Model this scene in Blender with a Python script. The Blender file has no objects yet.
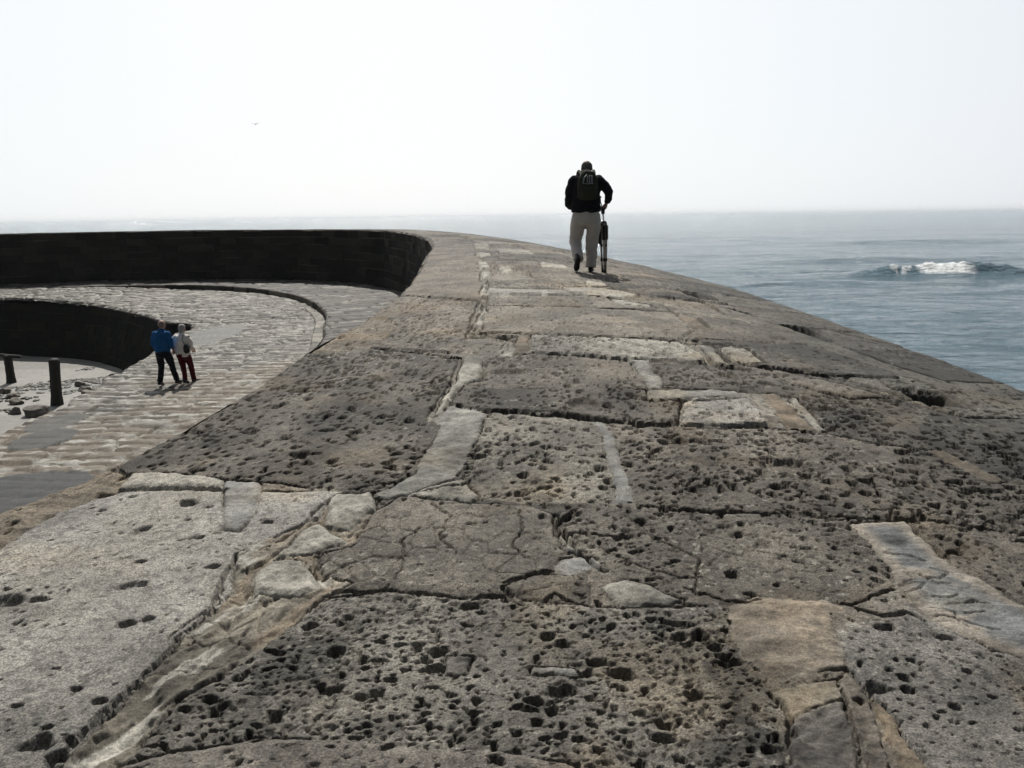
import bpy, bmesh, math, random
import numpy as np
from mathutils import Vector, Matrix
R = math.radians
scene = bpy.context.scene
C = scene.collection

# ---------------------------------------------------------------- camera
PITCH, ROLL = 11.7, 0.756
cam_d = bpy.data.cameras.new('camera'); cam = bpy.data.objects.new('camera', cam_d); C.objects.link(cam)
cam_d.lens = 820/1024*36; cam_d.sensor_width = 36
cam_d.clip_start = 0.05; cam_d.clip_end = 60000
cam.rotation_mode = 'XYZ'
cam.matrix_world = Matrix.Rotation(R(90-PITCH), 4, 'X') @ Matrix.Rotation(R(-ROLL), 4, 'Z')
scene.camera = cam
# ---------------------------------------------------------------- sky, sun, exposure
SUN_EL, SUN_AZ = 49.0, -9.0            # degrees; azimuth measured from +Y towards +X
w = bpy.data.worlds.new('World'); scene.world = w; w.use_nodes = True
nt = w.node_tree; nt.nodes.clear()
sky = nt.nodes.new('ShaderNodeTexSky'); sky.sky_type = 'NISHITA'; sky.sun_disc = False
sky.sun_elevation = R(SUN_EL); sky.sun_rotation = R(SUN_AZ)
sky.altitude = 0; sky.air_density = 1.0; sky.dust_density = 1.5; sky.ozone_density = 1.0
bg = nt.nodes.new('ShaderNodeBackground'); bg.inputs['Strength'].default_value = 0.10
wo = nt.nodes.new('ShaderNodeOutputWorld')
# a high thin veil of haze: brightest towards the sun's side, dimmer behind the camera
tcw = nt.nodes.new('ShaderNodeTexCoord'); dp = nt.nodes.new('ShaderNodeVectorMath'); dp.operation = 'DOT_PRODUCT'
hd_ = Vector((math.sin(R(SUN_AZ))*.97, math.cos(R(SUN_AZ))*.97, .25))
dp.inputs[1].default_value = hd_; nt.links.new(tcw.outputs['Generated'], dp.inputs[0])
ma = nt.nodes.new('ShaderNodeMath'); ma.operation = 'MULTIPLY_ADD'; ma.inputs[1].default_value = .5; ma.inputs[2].default_value = .5; nt.links.new(dp.outputs['Value'], ma.inputs[0])
vr = nt.nodes.new('ShaderNodeValToRGB'); nt.links.new(ma.outputs[0], vr.inputs[0])
el = vr.color_ramp.elements
VEIL = [(0, (.035, .04, .048)), (.5, (.11, .12, .135)), (.74, (.42, .45, .49)), (.86, (.82, .85, .895)), (.94, (.90, .94, .965)), (1, (.99, 1, 1))]
while len(el) < len(VEIL): el.new(.5)
for i, (p_, c_) in enumerate(VEIL): el[i].position = p_; el[i].color = (*c_, 1)
vs = nt.nodes.new('ShaderNodeVectorMath'); vs.operation = 'SCALE'; vs.inputs['Scale'].default_value = 10.2; nt.links.new(vr.outputs[0], vs.inputs[0])
mxw = nt.nodes.new('ShaderNodeMix'); mxw.data_type = 'RGBA'; mxw.inputs[0].default_value = .93
nt.links.new(sky.outputs[0], mxw.inputs[6]); nt.links.new(vs.outputs[0], mxw.inputs[7])
nt.links.new(mxw.outputs[2], bg.inputs[0]); nt.links.new(bg.outputs[0], wo.inputs[0])
sun_d = bpy.data.lights.new('sun', 'SUN'); sun_d.energy = 5.0; sun_d.angle = R(0.6); sun_d.color = (1, .96, .9)
sun = bpy.data.objects.new('sun', sun_d); C.objects.link(sun)
sdir = Vector((math.sin(R(SUN_AZ))*math.cos(R(SUN_EL)), math.cos(R(SUN_AZ))*math.cos(R(SUN_EL)), math.sin(R(SUN_EL))))
sun.rotation_euler = sdir.to_track_quat('Z', 'Y').to_euler(); sun.location = (0, 0, 30)
scene.view_settings.view_transform = 'Standard'; scene.view_settings.look = 'None'
scene.view_settings.exposure = 0.0; scene.view_settings.gamma = 1
scene.render.engine = 'CYCLES'

# ---------------------------------------------------------------- helpers
def tag(o, label=None, cat=None, group=None, kind=None):
    if label: o['label'] = label
    if cat: o['category'] = cat
    if group: o['group'] = group
    if kind: o['kind'] = kind
    return o
def empty(name, loc, rz=0):
    o = bpy.data.objects.new(name, None); C.objects.link(o)
    o.location = loc; o.rotation_euler = (0, 0, rz); o.empty_display_size = .2
    return o
def mesh_np(name, V, Fq, mat, parent=None, smooth=True, col=None, aux=None):
    """numpy quads -> one mesh object"""
    me = bpy.data.meshes.new(name)
    n, m = len(V), len(Fq)
    me.vertices.add(n); me.vertices.foreach_set('co', np.ascontiguousarray(V, dtype=np.float32).ravel())
    me.loops.add(m*4); me.loops.foreach_set('vertex_index', np.ascontiguousarray(Fq, dtype=np.int32).ravel())
    me.polygons.add(m); me.polygons.foreach_set('loop_start', np.arange(0, m*4, 4, dtype=np.int32))
    me.update(calc_edges=True)
    me.polygons.foreach_set('use_smooth', np.full(m, smooth, dtype=bool))
    if col is not None:
        a = me.attributes.new('tone', 'FLOAT_COLOR', 'POINT')
        c4 = np.ones((n, 4), dtype=np.float32); c4[:, :3] = col; a.data.foreach_set('color', c4.ravel())
    if aux is not None:
        a = me.attributes.new('worn', 'FLOAT', 'POINT'); a.data.foreach_set('value', np.asarray(aux, dtype=np.float32))
    me.materials.append(mat)
    o = bpy.data.objects.new(name, me); C.objects.link(o)
    if parent: o.parent = parent
    return o
def bm_obj(name, bm, mat, parent=None, smooth=True):
    me = bpy.data.meshes.new(name); bm.normal_update(); bm.to_mesh(me); bm.free()
    for p in me.polygons: p.use_smooth = smooth
    me.materials.append(mat)
    o = bpy.data.objects.new(name, me); C.objects.link(o)
    if parent: o.parent = parent
    return o
def hsh(ix, iy, s):
    h = (ix.astype(np.int64)*374761393 + iy.astype(np.int64)*668265263 + int(s)*2147483647) & 0xffffffff
    h = ((h ^ (h >> 13))*1274126177) & 0xffffffff
    h = (h ^ (h >> 16)) & 0xffffffff
    h = (h*2246822519) & 0xffffffff; h = h ^ (h >> 15)
    return (h & 0xffffff)/float(0xffffff)
def vnoise(x, y, s=0):
    ix = np.floor(x); iy = np.floor(y); fx = x-ix; fy = y-iy
    fx = fx*fx*(3-2*fx); fy = fy*fy*(3-2*fy)
    a = hsh(ix, iy, s); b = hsh(ix+1, iy, s); c = hsh(ix, iy+1, s); d = hsh(ix+1, iy+1, s)
    return (a*(1-fx)+b*fx)*(1-fy)+(c*(1-fx)+d*fx)*fy
def fbm(x, y, s=0, o=4, g=.5):
    r = 0; a = 1; t = 0
    for k in range(o):
        r = r+a*vnoise(x*2**k+k*17.3, y*2**k-k*9.1, s+k*31); t += a; a *= g
    return r/t
def ss(a, b, x):
    t = np.clip((x-a)/(b-a), 0, 1); return t*t*(3-2*t)
def pits(x, y, size, dens, s):
    """round holes: returns 0..1 depth (1 = deep); dens may be an array of probabilities"""
    out = np.zeros_like(x)
    gx = x/size; gy = y/size; cx = np.floor(gx); cy = np.floor(gy)
    for dx in (-1, 0, 1):
        for dy in (-1, 0, 1):
            ix = cx+dx; iy = cy+dy
            px = ix+hsh(ix, iy, s+1); py = iy+hsh(ix, iy, s+2)
            on = hsh(ix, iy, s+3) < dens
            r = .18+.42*hsh(ix, iy, s+4)**2
            el = .7+.6*hsh(ix, iy, s+5)
            d = np.sqrt(((gx-px)*el)**2+((gy-py)/el)**2)
            out = np.maximum(out, np.where(on, ss(1, .62, d/r)*(.5+.5*r/.6), 0))
    return out
def worley(x, y, s):
    f1 = np.full_like(x, 9.); f2 = np.full_like(x, 9.); idv = np.zeros_like(x)
    cx = np.floor(x); cy = np.floor(y)
    for dx in (-1, 0, 1):
        for dy in (-1, 0, 1):
            ix = cx+dx; iy = cy+dy
            d = np.sqrt((x-ix-hsh(ix, iy, s+1))**2+(y-iy-hsh(ix, iy, s+2))**2)
            nr = d < f1
            f2 = np.where(nr, f1, np.minimum(f2, d)); idv = np.where(nr, hsh(ix, iy, s+3), idv); f1 = np.where(nr, d, f1)
    return f1, f2, idv
def seg_dist(x, y, pts, closed=True):
    d2 = np.full(x.shape, 1e9); n = len(pts)
    for i in range(n if closed else n-1):
        ax, ay = pts[i]; bx, by = pts[(i+1) % n]
        vx, vy = bx-ax, by-ay; L = vx*vx+vy*vy+1e-12
        t = np.clip(((x-ax)*vx+(y-ay)*vy)/L, 0, 1)
        d2 = np.minimum(d2, (x-ax-t*vx)**2+(y-ay-t*vy)**2)
    return np.sqrt(d2)
def inside(x, y, pts):
    r = np.zeros(x.shape, bool); n = len(pts); j = n-1
    for i in range(n):
        xi, yi = pts[i]; xj, yj = pts[j]
        if yi != yj:
            r ^= ((yi > y) != (yj > y)) & (x < (xj-xi)*(y-yi)/(yj-yi)+xi)
        j = i
    return r
def catmull(pts, n):
    P = [Vector(p) for p in pts]; P = [P[0]*2-P[1]]+P+[P[-1]*2-P[-2]]; out = []
    for i in range(1, len(P)-2):
        for k in range(n):
            t = k/n; a, b, c, d = P[i-1:i+3]
            out.append(.5*((2*b)+(c-a)*t+(2*a-5*b+4*c-d)*t*t+(3*b-3*c+d-a)*t**3))
    out.append(P[-2]); return out
# ---------------------------------------------------------------- materials
def newmat(name):
    m = bpy.data.materials.new(name); m.use_nodes = True; t = m.node_tree
    return m, t, t.nodes['Principled BSDF']
def N(t, kind, **kw):
    n = t.nodes.new(kind)
    for k, v in kw.items(): setattr(n, k, v)
    return n
def noise_node(t, scale, detail=6, rough=.6, coord='Object', vec=None):
    n = N(t, 'ShaderNodeTexNoise'); n.inputs['Scale'].default_value = scale; n.inputs['Detail'].default_value = detail
    n.inputs['Roughness'].default_value = rough
    if vec is None:
        tc = N(t, 'ShaderNodeTexCoord'); vec = tc.outputs[coord]
    t.links.new(vec, n.inputs['Vector']); return n
def ramp(t, src, stops):
    r = N(t, 'ShaderNodeValToRGB'); t.links.new(src, r.inputs[0])
    e = r.color_ramp.elements
    while len(e) < len(stops): e.new(.5)
    for i, (p, c) in enumerate(stops):
        e[i].position = p; e[i].color = (*c, 1) if len(c) == 3 else c
    return r
def mul(t, a, b, f=1.0, mode='MULTIPLY'):
    m = N(t, 'ShaderNodeMix', data_type='RGBA', blend_type=mode); m.inputs[0].default_value = f
    t.links.new(a, m.inputs[6]); t.links.new(b, m.inputs[7]); return m.outputs[2]
def bump(t, p, src, strength, dist, prev=None):
    b = N(t, 'ShaderNodeBump'); b.inputs['Strength'].default_value = strength; b.inputs['Distance'].default_value = dist
    t.links.new(src, b.inputs['Height'])
    if prev: t.links.new(prev, b.inputs['Normal'])
    t.links.new(b.outputs[0], p.inputs['Normal']); return b.outputs[0]
def stone_mat(name, rough=.85, fine=1.0, spec=.3, grain=1.0):
    m, t, p = newmat(name)
    at = N(t, 'ShaderNodeAttribute', attribute_name='tone')
    n1 = noise_node(t, 26, 10, .78); n2 = noise_node(t, 120, 6, .8); n3 = noise_node(t, 5, 5, .6)
    r1 = ramp(t, n1.outputs[0], [(.3, (.52, .51, .5)), (.5, (1, 1, 1)), (.72, (1.5, 1.47, 1.4))])
    r2 = ramp(t, n2.outputs[0], [(.38, (1-.70*grain,)*3), (.51, (1.0, 1.0, 1.0)), (.64, (1+.85*grain, 1+.82*grain, 1+.75*grain))])
    r3 = ramp(t, n3.outputs[0], [(.3, (.82, .8, .78)), (.7, (1.18, 1.17, 1.15))])
    c = mul(t, at.outputs['Color'], r1.outputs[0]); c = mul(t, c, r2.outputs[0]); c = mul(t, c, r3.outputs[0])
    t.links.new(c, p.inputs['Base Color'])
    p.inputs['Roughness'].default_value = rough; p.inputs['Specular IOR Level'].default_value = spec
    b = bump(t, p, n1.outputs[0], .9*fine, .02); bump(t, p, n2.outputs[0], .8*fine, .006, b)
    return m
def simple_mat(name, col, rough=.7, var=.25, scale=8, bmp=.0, bscale=40, spec=.4, metal=0):
    m, t, p = newmat(name)
    n = noise_node(t, scale, 5, .6)
    lo = tuple(max(0, c*(1-var)) for c in col); hi = tuple(min(1, c*(1+var)) for c in col)
    r = ramp(t, n.outputs[0], [(.3, lo), (.7, hi)]); t.links.new(r.outputs[0], p.inputs['Base Color'])
    p.inputs['Roughness'].default_value = rough; p.inputs['Specular IOR Level'].default_value = spec; p.inputs['Metallic'].default_value = metal
    if bmp:
        n2 = noise_node(t, bscale, 5, .6); bump(t, p, n2.outputs[0], bmp, .02)
    return m
M = {}
M['paving'] = stone_mat('weathered_limestone', .82)
M['mortar'] = stone_mat('old_mortar', .85, .7, .3, .55)
M['wallstone'] = stone_mat('dark_wall_stone', .95, 1.0, .1)
M['quay'] = stone_mat('walkway_stone', .66, 1.2, .20)
SLABS=[
('s','dark pitted slab along the harbour edge',0,'dark',0.75,0.045,[(-2.340,4.560),(-2.440,5.872),(-2.262,6.980),(-1.759,7.440),(-1.295,7.532),(-0.426,7.092),(-0.525,5.816),(-0.580,5.476),(-0.599,4.336),(-0.934,4.236),(-1.562,4.400)]),
('s','pale smooth worn slab in the left foreground',0,'pale',0.1,0.05,[(-1.715,2.000),(-3.009,3.788),(-2.706,4.100),(-2.459,4.232),(-2.132,4.328),(-1.529,4.248),(-0.931,4.224),(-0.968,3.880),(-1.263,3.532),(-1.167,3.180),(-1.215,3.008),(-1.275,2.632),(-1.320,2.116),(-1.319,1.988)]),
('s','tan layered edge stone above the harbour walkway',-0.03,'tan',0.12,0.06,[(-2.992,3.904),(-3.073,4.428),(-2.611,4.812),(-2.250,4.592),(-2.191,4.336),(-2.384,4.092),(-2.418,3.624),(-2.603,3.348)]),
('s','pale raised narrow kerb stone',0.014,'pale2',0,0.05,[(-2.196,4.348),(-2.239,4.608),(-1.922,4.532),(-1.556,4.384),(-1.560,4.276),(-1.952,4.324)]),
('s',None,0,'brown',0.5,0.04,[(-1.530,8.840),(-1.766,11.552),(-0.396,10.172),(-0.435,7.968),(-0.432,7.200),(-1.295,7.532),(-1.239,8.316)]),
('s','tan broken corner stone',-0.05,'tan',0.2,0.05,[(-1.931,7.392),(-2.053,9.260),(-1.419,9.196),(-1.193,8.588),(-1.295,7.532),(-1.647,7.348)]),
('s',None,0,'brown',0.12,0.04,[(-1.787,11.056),(-3.035,28.008),(-3.030,30.000),(-0.999,23.620),(-0.309,12.340),(-0.396,10.172)]),
('s','light heavily pitted slab in the middle',0,'grey',0.8,0.035,[(-0.169,5.520),(0.577,5.300),(0.552,3.964),(0.079,3.984),(-0.185,4.076),(-0.282,4.316),(-0.272,4.432),(-0.227,4.888)]),
('s','broad heavily pitted slab across the foreground',0,'dark2',0.95,0.034,[(-0.775,3.088),(-0.539,3.140),(-0.149,3.068),(0.175,3.016),(0.657,2.960),(0.858,2.952),(0.750,2.724),(0.815,2.424),(0.764,1.940),(-1.291,1.988),(-1.141,2.108),(-1.116,2.452),(-0.936,2.700)]),
('s','brown slab covered with fine cracks',0.012,'crack',0.12,0.03,[(-0.692,3.908),(-0.597,4.104),(-0.225,4.016),(0.079,3.972),(0.228,3.832),(0.277,3.508),(0.319,3.228),(0.180,3.024),(-0.149,3.076),(-0.539,3.140),(-0.761,3.136),(-0.843,3.280),(-0.887,3.516)]),
('s',None,0,'crack',0.45,0.03,[(0.231,3.868),(0.515,3.952),(0.887,3.888),(1.374,3.788),(1.631,3.724),(1.593,3.400),(1.543,3.104),(1.313,2.968),(0.882,2.968),(0.659,2.968),(0.356,3.184),(0.277,3.508)]),
('s',None,0,'brown',0.75,0.035,[(0.627,5.276),(1.224,5.184),(1.694,5.140),(2.011,5.020),(2.358,4.808),(2.856,4.076),(2.494,3.520),(2.248,3.600),(1.950,3.728),(1.374,3.788),(0.887,3.888),(0.616,3.984),(0.643,4.740)]),
('s','pale grey slab with elongated pits at lower right',0,'pgrey',0.4,0.045,[(1.285,2.956),(1.532,3.080),(1.564,2.828),(1.857,2.540),(1.459,1.928),(1.165,1.932),(1.162,2.320),(1.125,2.552),(1.199,2.884)]),
('s',None,0,'brown',0.5,0.04,[(1.897,3.728),(2.248,3.600),(2.476,3.492),(2.021,2.792),(1.938,3.060),(1.891,3.484)]),
('s',None,0,'brown',0.45,0.035,[(-0.232,7.052),(0.155,7.188),(1.017,7.000),(1.024,6.036),(-0.092,6.104),(-0.394,6.196),(-0.239,6.416)]),
('s',None,0.03,'dark',0.7,0.035,[(-0.394,6.196),(-0.091,6.076),(1.004,6.008),(0.992,5.800),(1.679,5.840),(1.706,5.160),(0.629,5.296),(-0.169,5.520),(-0.475,5.536)]),
('s','pale pitted block laid across the wall',0.032,'pale2',0.7,0.03,[(0.172,7.908),(0.856,7.848),(1.582,7.704),(1.747,7.588),(1.760,6.952),(1.113,7.004),(0.155,7.188)]),
('s',None,0,'dark',0.85,0.035,[(1.180,6.940),(1.900,6.860),(2.171,6.856),(2.711,6.440),(2.934,5.596),(3.419,4.936),(2.875,4.104),(2.358,4.808),(2.011,5.020),(2.094,5.856),(1.859,5.980),(1.746,6.004),(1.139,6.092)]),
('s','raised smooth slab with a shadowed front edge',0.022,'smooth',0.12,0.035,[(-0.332,9.712),(1.903,9.480),(1.908,8.400),(1.602,7.804),(0.173,7.960),(0.056,8.008),(-0.350,8.068)]),
('s',None,0.02,'smooth',0.3,0.035,[(-0.290,10.404),(0.976,10.516),(1.879,10.324),(1.918,9.556),(-0.332,9.712)]),
('s','pale block left of the brown sandy filling',0.032,'pale',0.5,0.03,[(1.212,5.776),(1.723,5.948),(1.707,5.184),(1.097,5.204)]),
('s','pale narrow block across the wall crest',0.03,'pale',0,0.03,[(-0.308,11.140),(1.018,10.972),(0.976,10.516),(-0.298,10.744)]),
('s','pale block',0.03,'pale2',0.2,0.03,[(1.942,7.580),(2.193,7.540),(2.196,6.936),(1.929,6.972)]),
('m','long crumbling grey and tan mortar strip in the foreground',-0.012,'strip',0.06,0.03,[(-0.929,4.212),(-0.968,3.880),(-1.263,3.532),(-1.167,3.180),(-1.215,3.008),(-1.275,2.632),(-1.320,2.116),(-1.346,1.988),(-1.151,1.984),(-1.141,2.108),(-1.116,2.452),(-1.036,2.544),(-0.936,2.700),(-0.775,3.088),(-0.691,3.204),(-0.831,3.264),(-0.903,3.508),(-0.745,3.588),(-0.692,3.908)]),
('m','smooth light grey concrete filling',0.004,'conc',0,0.03,[(-0.442,5.668),(-0.182,5.496),(-0.227,4.888),(-0.285,4.464),(-0.333,4.332),(-0.510,4.180),(-0.647,4.084),(-0.746,4.116),(-0.723,4.168),(-0.555,4.436),(-0.500,4.900),(-0.478,5.240),(-0.540,5.408)]),
('m','whitish rubble mortar',0.01,'white',0.05,0.03,[(-0.571,4.104),(-0.452,4.244),(-0.282,4.316),(-0.186,4.104),(-0.225,4.016)]),
('m','whitish lichen-covered stone',0.02,'white',0,0.03,[(-0.961,4.160),(-0.761,4.172),(-0.692,3.972),(-0.784,3.696),(-0.927,3.784)]),
('m','whitish flat stone',0.012,'white',0,0.03,[(-1.027,3.692),(-0.948,3.788),(-0.766,3.600),(-0.936,3.472),(-1.086,3.460)]),
('m','whitish rounded stone',0.02,'white',0,0.03,[(-1.122,3.324),(-1.079,3.432),(-0.942,3.424),(-0.808,3.160),(-0.874,3.076),(-1.072,3.100)]),
('m','grey concrete joint',0,'conc2',0,0.03,[(0.565,5.320),(0.629,5.296),(0.643,4.740),(0.628,3.996),(0.532,3.964),(0.545,4.420)]),
('m','grey patch scratched with drawn lines',0.006,'slate',0,0.03,[(1.617,3.712),(1.888,3.728),(1.891,3.484),(1.875,3.272),(1.938,3.060),(2.042,2.824),(1.847,2.524),(1.696,2.640),(1.564,2.828),(1.563,3.104),(1.593,3.400)]),
('m','tan patch with streaky swirls',0.006,'tanp',0,0.03,[(0.829,2.960),(0.959,3.004),(1.148,2.968),(1.225,2.996),(1.291,2.924),(1.199,2.884),(1.125,2.552),(0.989,2.516),(0.864,2.484),(0.791,2.584),(0.773,2.716)]),
('m','brown mortar filling',-0.006,'tanb',0.05,0.03,[(0.819,2.436),(1.063,2.480),(1.026,2.368),(0.840,2.280)]),
('m','dark gravelly filling',-0.012,'gravel',0.1,0.03,[(0.840,2.280),(1.022,2.356),(0.951,1.936),(0.755,1.940)]),
('m','brown gravelly filling',-0.01,'gravb',0.1,0.03,[(1.063,2.480),(1.125,2.552),(1.136,2.384),(1.059,1.936),(0.951,1.936)]),
('m',None,0,'brownm',0.02,0.03,[(1.136,2.384),(1.162,2.320),(1.165,1.932),(1.059,1.936)]),
('m','grey rounded stone set in the crack',0.01,'conc2',0,0.03,[(0.215,3.392),(0.365,3.388),(0.395,3.304),(0.243,3.224),(0.172,3.244)]),
('m','pale flat stone set in the crack',0.012,'pgrey2',0,0.03,[(0.359,3.128),(0.470,3.188),(0.652,3.012),(0.592,2.968),(0.427,2.992)]),
('m',None,0.012,'pale2',0,0.03,[(0.225,3.620),(0.292,3.640),(0.290,3.548),(0.236,3.508)]),
('m',None,0.01,'conc2',0,0.03,[(0.221,3.488),(0.321,3.484),(0.302,3.428),(0.236,3.440)]),
('m',None,0,'conc',0,0.03,[(1.022,7.036),(1.192,7.012),(1.163,6.264),(1.130,6.040),(1.024,6.036),(1.050,6.596)]),
('m','light grey concrete strip across the wall',0.003,'conc',0,0.03,[(1.009,6.036),(1.678,6.028),(1.679,5.840),(0.992,5.800)]),
('m','brown sandy filling',-0.008,'brownm',0,0.03,[(1.859,5.980),(1.981,5.988),(1.957,5.080),(1.791,5.100)]),
('m',None,0.004,'pale2',0,0.03,[(2.038,5.908),(2.094,5.856),(2.021,5.080),(1.964,5.080)]),
('m',None,0,'conc',0,0.03,[(1.777,7.640),(1.892,7.568),(1.865,6.892),(1.779,6.992)]),
('m','whitish crumbling mortar in the long joint',0.012,'white',0.1,0.03,[(-0.400,7.092),(-0.233,7.088),(-0.239,6.416),(-0.330,6.332),(-0.394,6.196),(-0.475,5.536),(-0.557,5.452),(-0.479,6.200)]),
('m',None,0,'pale2',0,0.03,[(-0.060,7.576),(0.042,7.576),(0.021,7.080),(-0.128,7.048)]),
('m',None,-0.01,'brownm',0,0.03,[(0.055,7.908),(0.172,7.908),(0.155,7.188),(0.047,7.116)]),
('m',None,-0.01,'brownm',0,0.03,[(1.919,9.276),(2.105,9.344),(2.096,8.280),(1.965,8.472)]),
('m',None,0.006,'white',0,0.03,[(-0.375,8.172),(-0.329,9.640),(-0.281,9.568),(-0.322,8.116)]),
('m',None,0.006,'white',0,0.03,[(-0.383,10.168),(-0.382,11.784),(-0.324,11.776),(-0.296,10.164)]),
('m',None,0.008,'white',0,0.03,[(3.202,6.848),(3.256,6.744),(3.320,6.532),(3.196,6.476)]),
('m',None,-0.006,'brownm',0.1,0.03,[(2.483,4.752),(2.585,4.716),(2.661,4.188),(2.538,4.160)]),
('h',None,-0.2,'dark',0,0.03,[(2.718,9.196),(3.177,9.452),(3.500,9.220),(3.316,8.336),(2.909,8.448)]),
('h',None,-0.2,'dark',0,0.03,[(2.996,6.220),(3.321,6.080),(3.259,5.648),(2.981,5.704)]),
('h',None,-0.16,'dark',0,0.03,[(2.651,10.584),(3.015,10.224),(2.886,9.652),(2.622,9.968)]),
('h',None,-0.14,'dark',0,0.03,[(2.415,12.080),(2.735,11.864),(2.946,11.220),(2.560,11.096)]),
('s','pale weathered band near the bottom edge of the photo',0.01,'crack2',0.25,0.03,[(-1.178,2.100),(-1.016,2.204),(-0.786,2.244),(-0.290,2.188),(0.180,2.076),(0.224,1.952),(-1.179,1.984)]),
('m',None,-0.004,'gravel',0,0.03,[(-0.245,2.680),(-0.162,2.668),(-0.161,2.560),(-0.244,2.568)]),
('m',None,0.006,'conc2',0,0.03,[(0.046,2.588),(0.207,2.564),(0.218,2.524),(0.052,2.536)]),
('m',None,-0.002,'conc2',0.05,0.03,[(-1.608,4.388),(-1.405,4.344),(-1.308,3.928),(-1.329,3.756),(-1.416,3.784)]),
('s','thin brown edge stone along the seaward shoulder',0.012,'smooth',0.2,0.03,[(2.530,10.964),(2.958,9.696),(3.358,7.356),(3.601,6.444),(3.398,6.212),(3.108,7.196),(2.583,9.200)]),
('s',None,0.03,'pale2',0.2,0.03,[(0.679,11.336),(1.253,11.540),(1.710,10.860),(1.393,10.468),(0.826,10.568)]),
('s',None,0.015,'brown',0.3,0.03,[(2.149,6.784),(2.575,6.296),(2.791,5.904),(2.485,5.880),(2.169,6.260)]),
('m',None,0.02,'white',0,0.03,[(-1.096,25.220),(-0.594,24.520),(-0.535,20.944),(-0.916,21.608)]),
('m',None,0.02,'white',0,0.03,[(-0.804,19.488),(-0.440,18.964),(-0.428,17.436),(-0.705,17.532)]),
('m',None,0.02,'white',0,0.03,[(-0.623,15.932),(-0.402,15.564),(-0.374,14.400),(-0.533,14.448)]),
('m',None,0.02,'white',0,0.03,[(-0.489,13.676),(-0.306,13.632),(-0.312,12.488),(-0.429,12.356)]),
('m',None,0.02,'pale2',0,0.03,[(-0.344,21.608),(0.502,21.072),(0.541,18.904),(-0.235,18.960)]),
('m',None,0.02,'pale2',0,0.03,[(0.570,15.924),(1.029,15.316),(1.016,14.600),(0.558,14.612)]),
('m',None,0.02,'pale2',0,0.03,[(1.108,12.276),(1.407,12.148),(1.402,11.612),(1.119,11.608)]),
('m',None,0.02,'pale2',0,0.03,[(-0.184,14.564),(0.027,14.544),(0.024,13.600),(-0.155,13.436)]),
('m',None,0.02,'pale2',0,0.03,[(1.276,10.348),(1.699,10.004),(1.722,9.780),(1.301,9.952)]),
]
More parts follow.
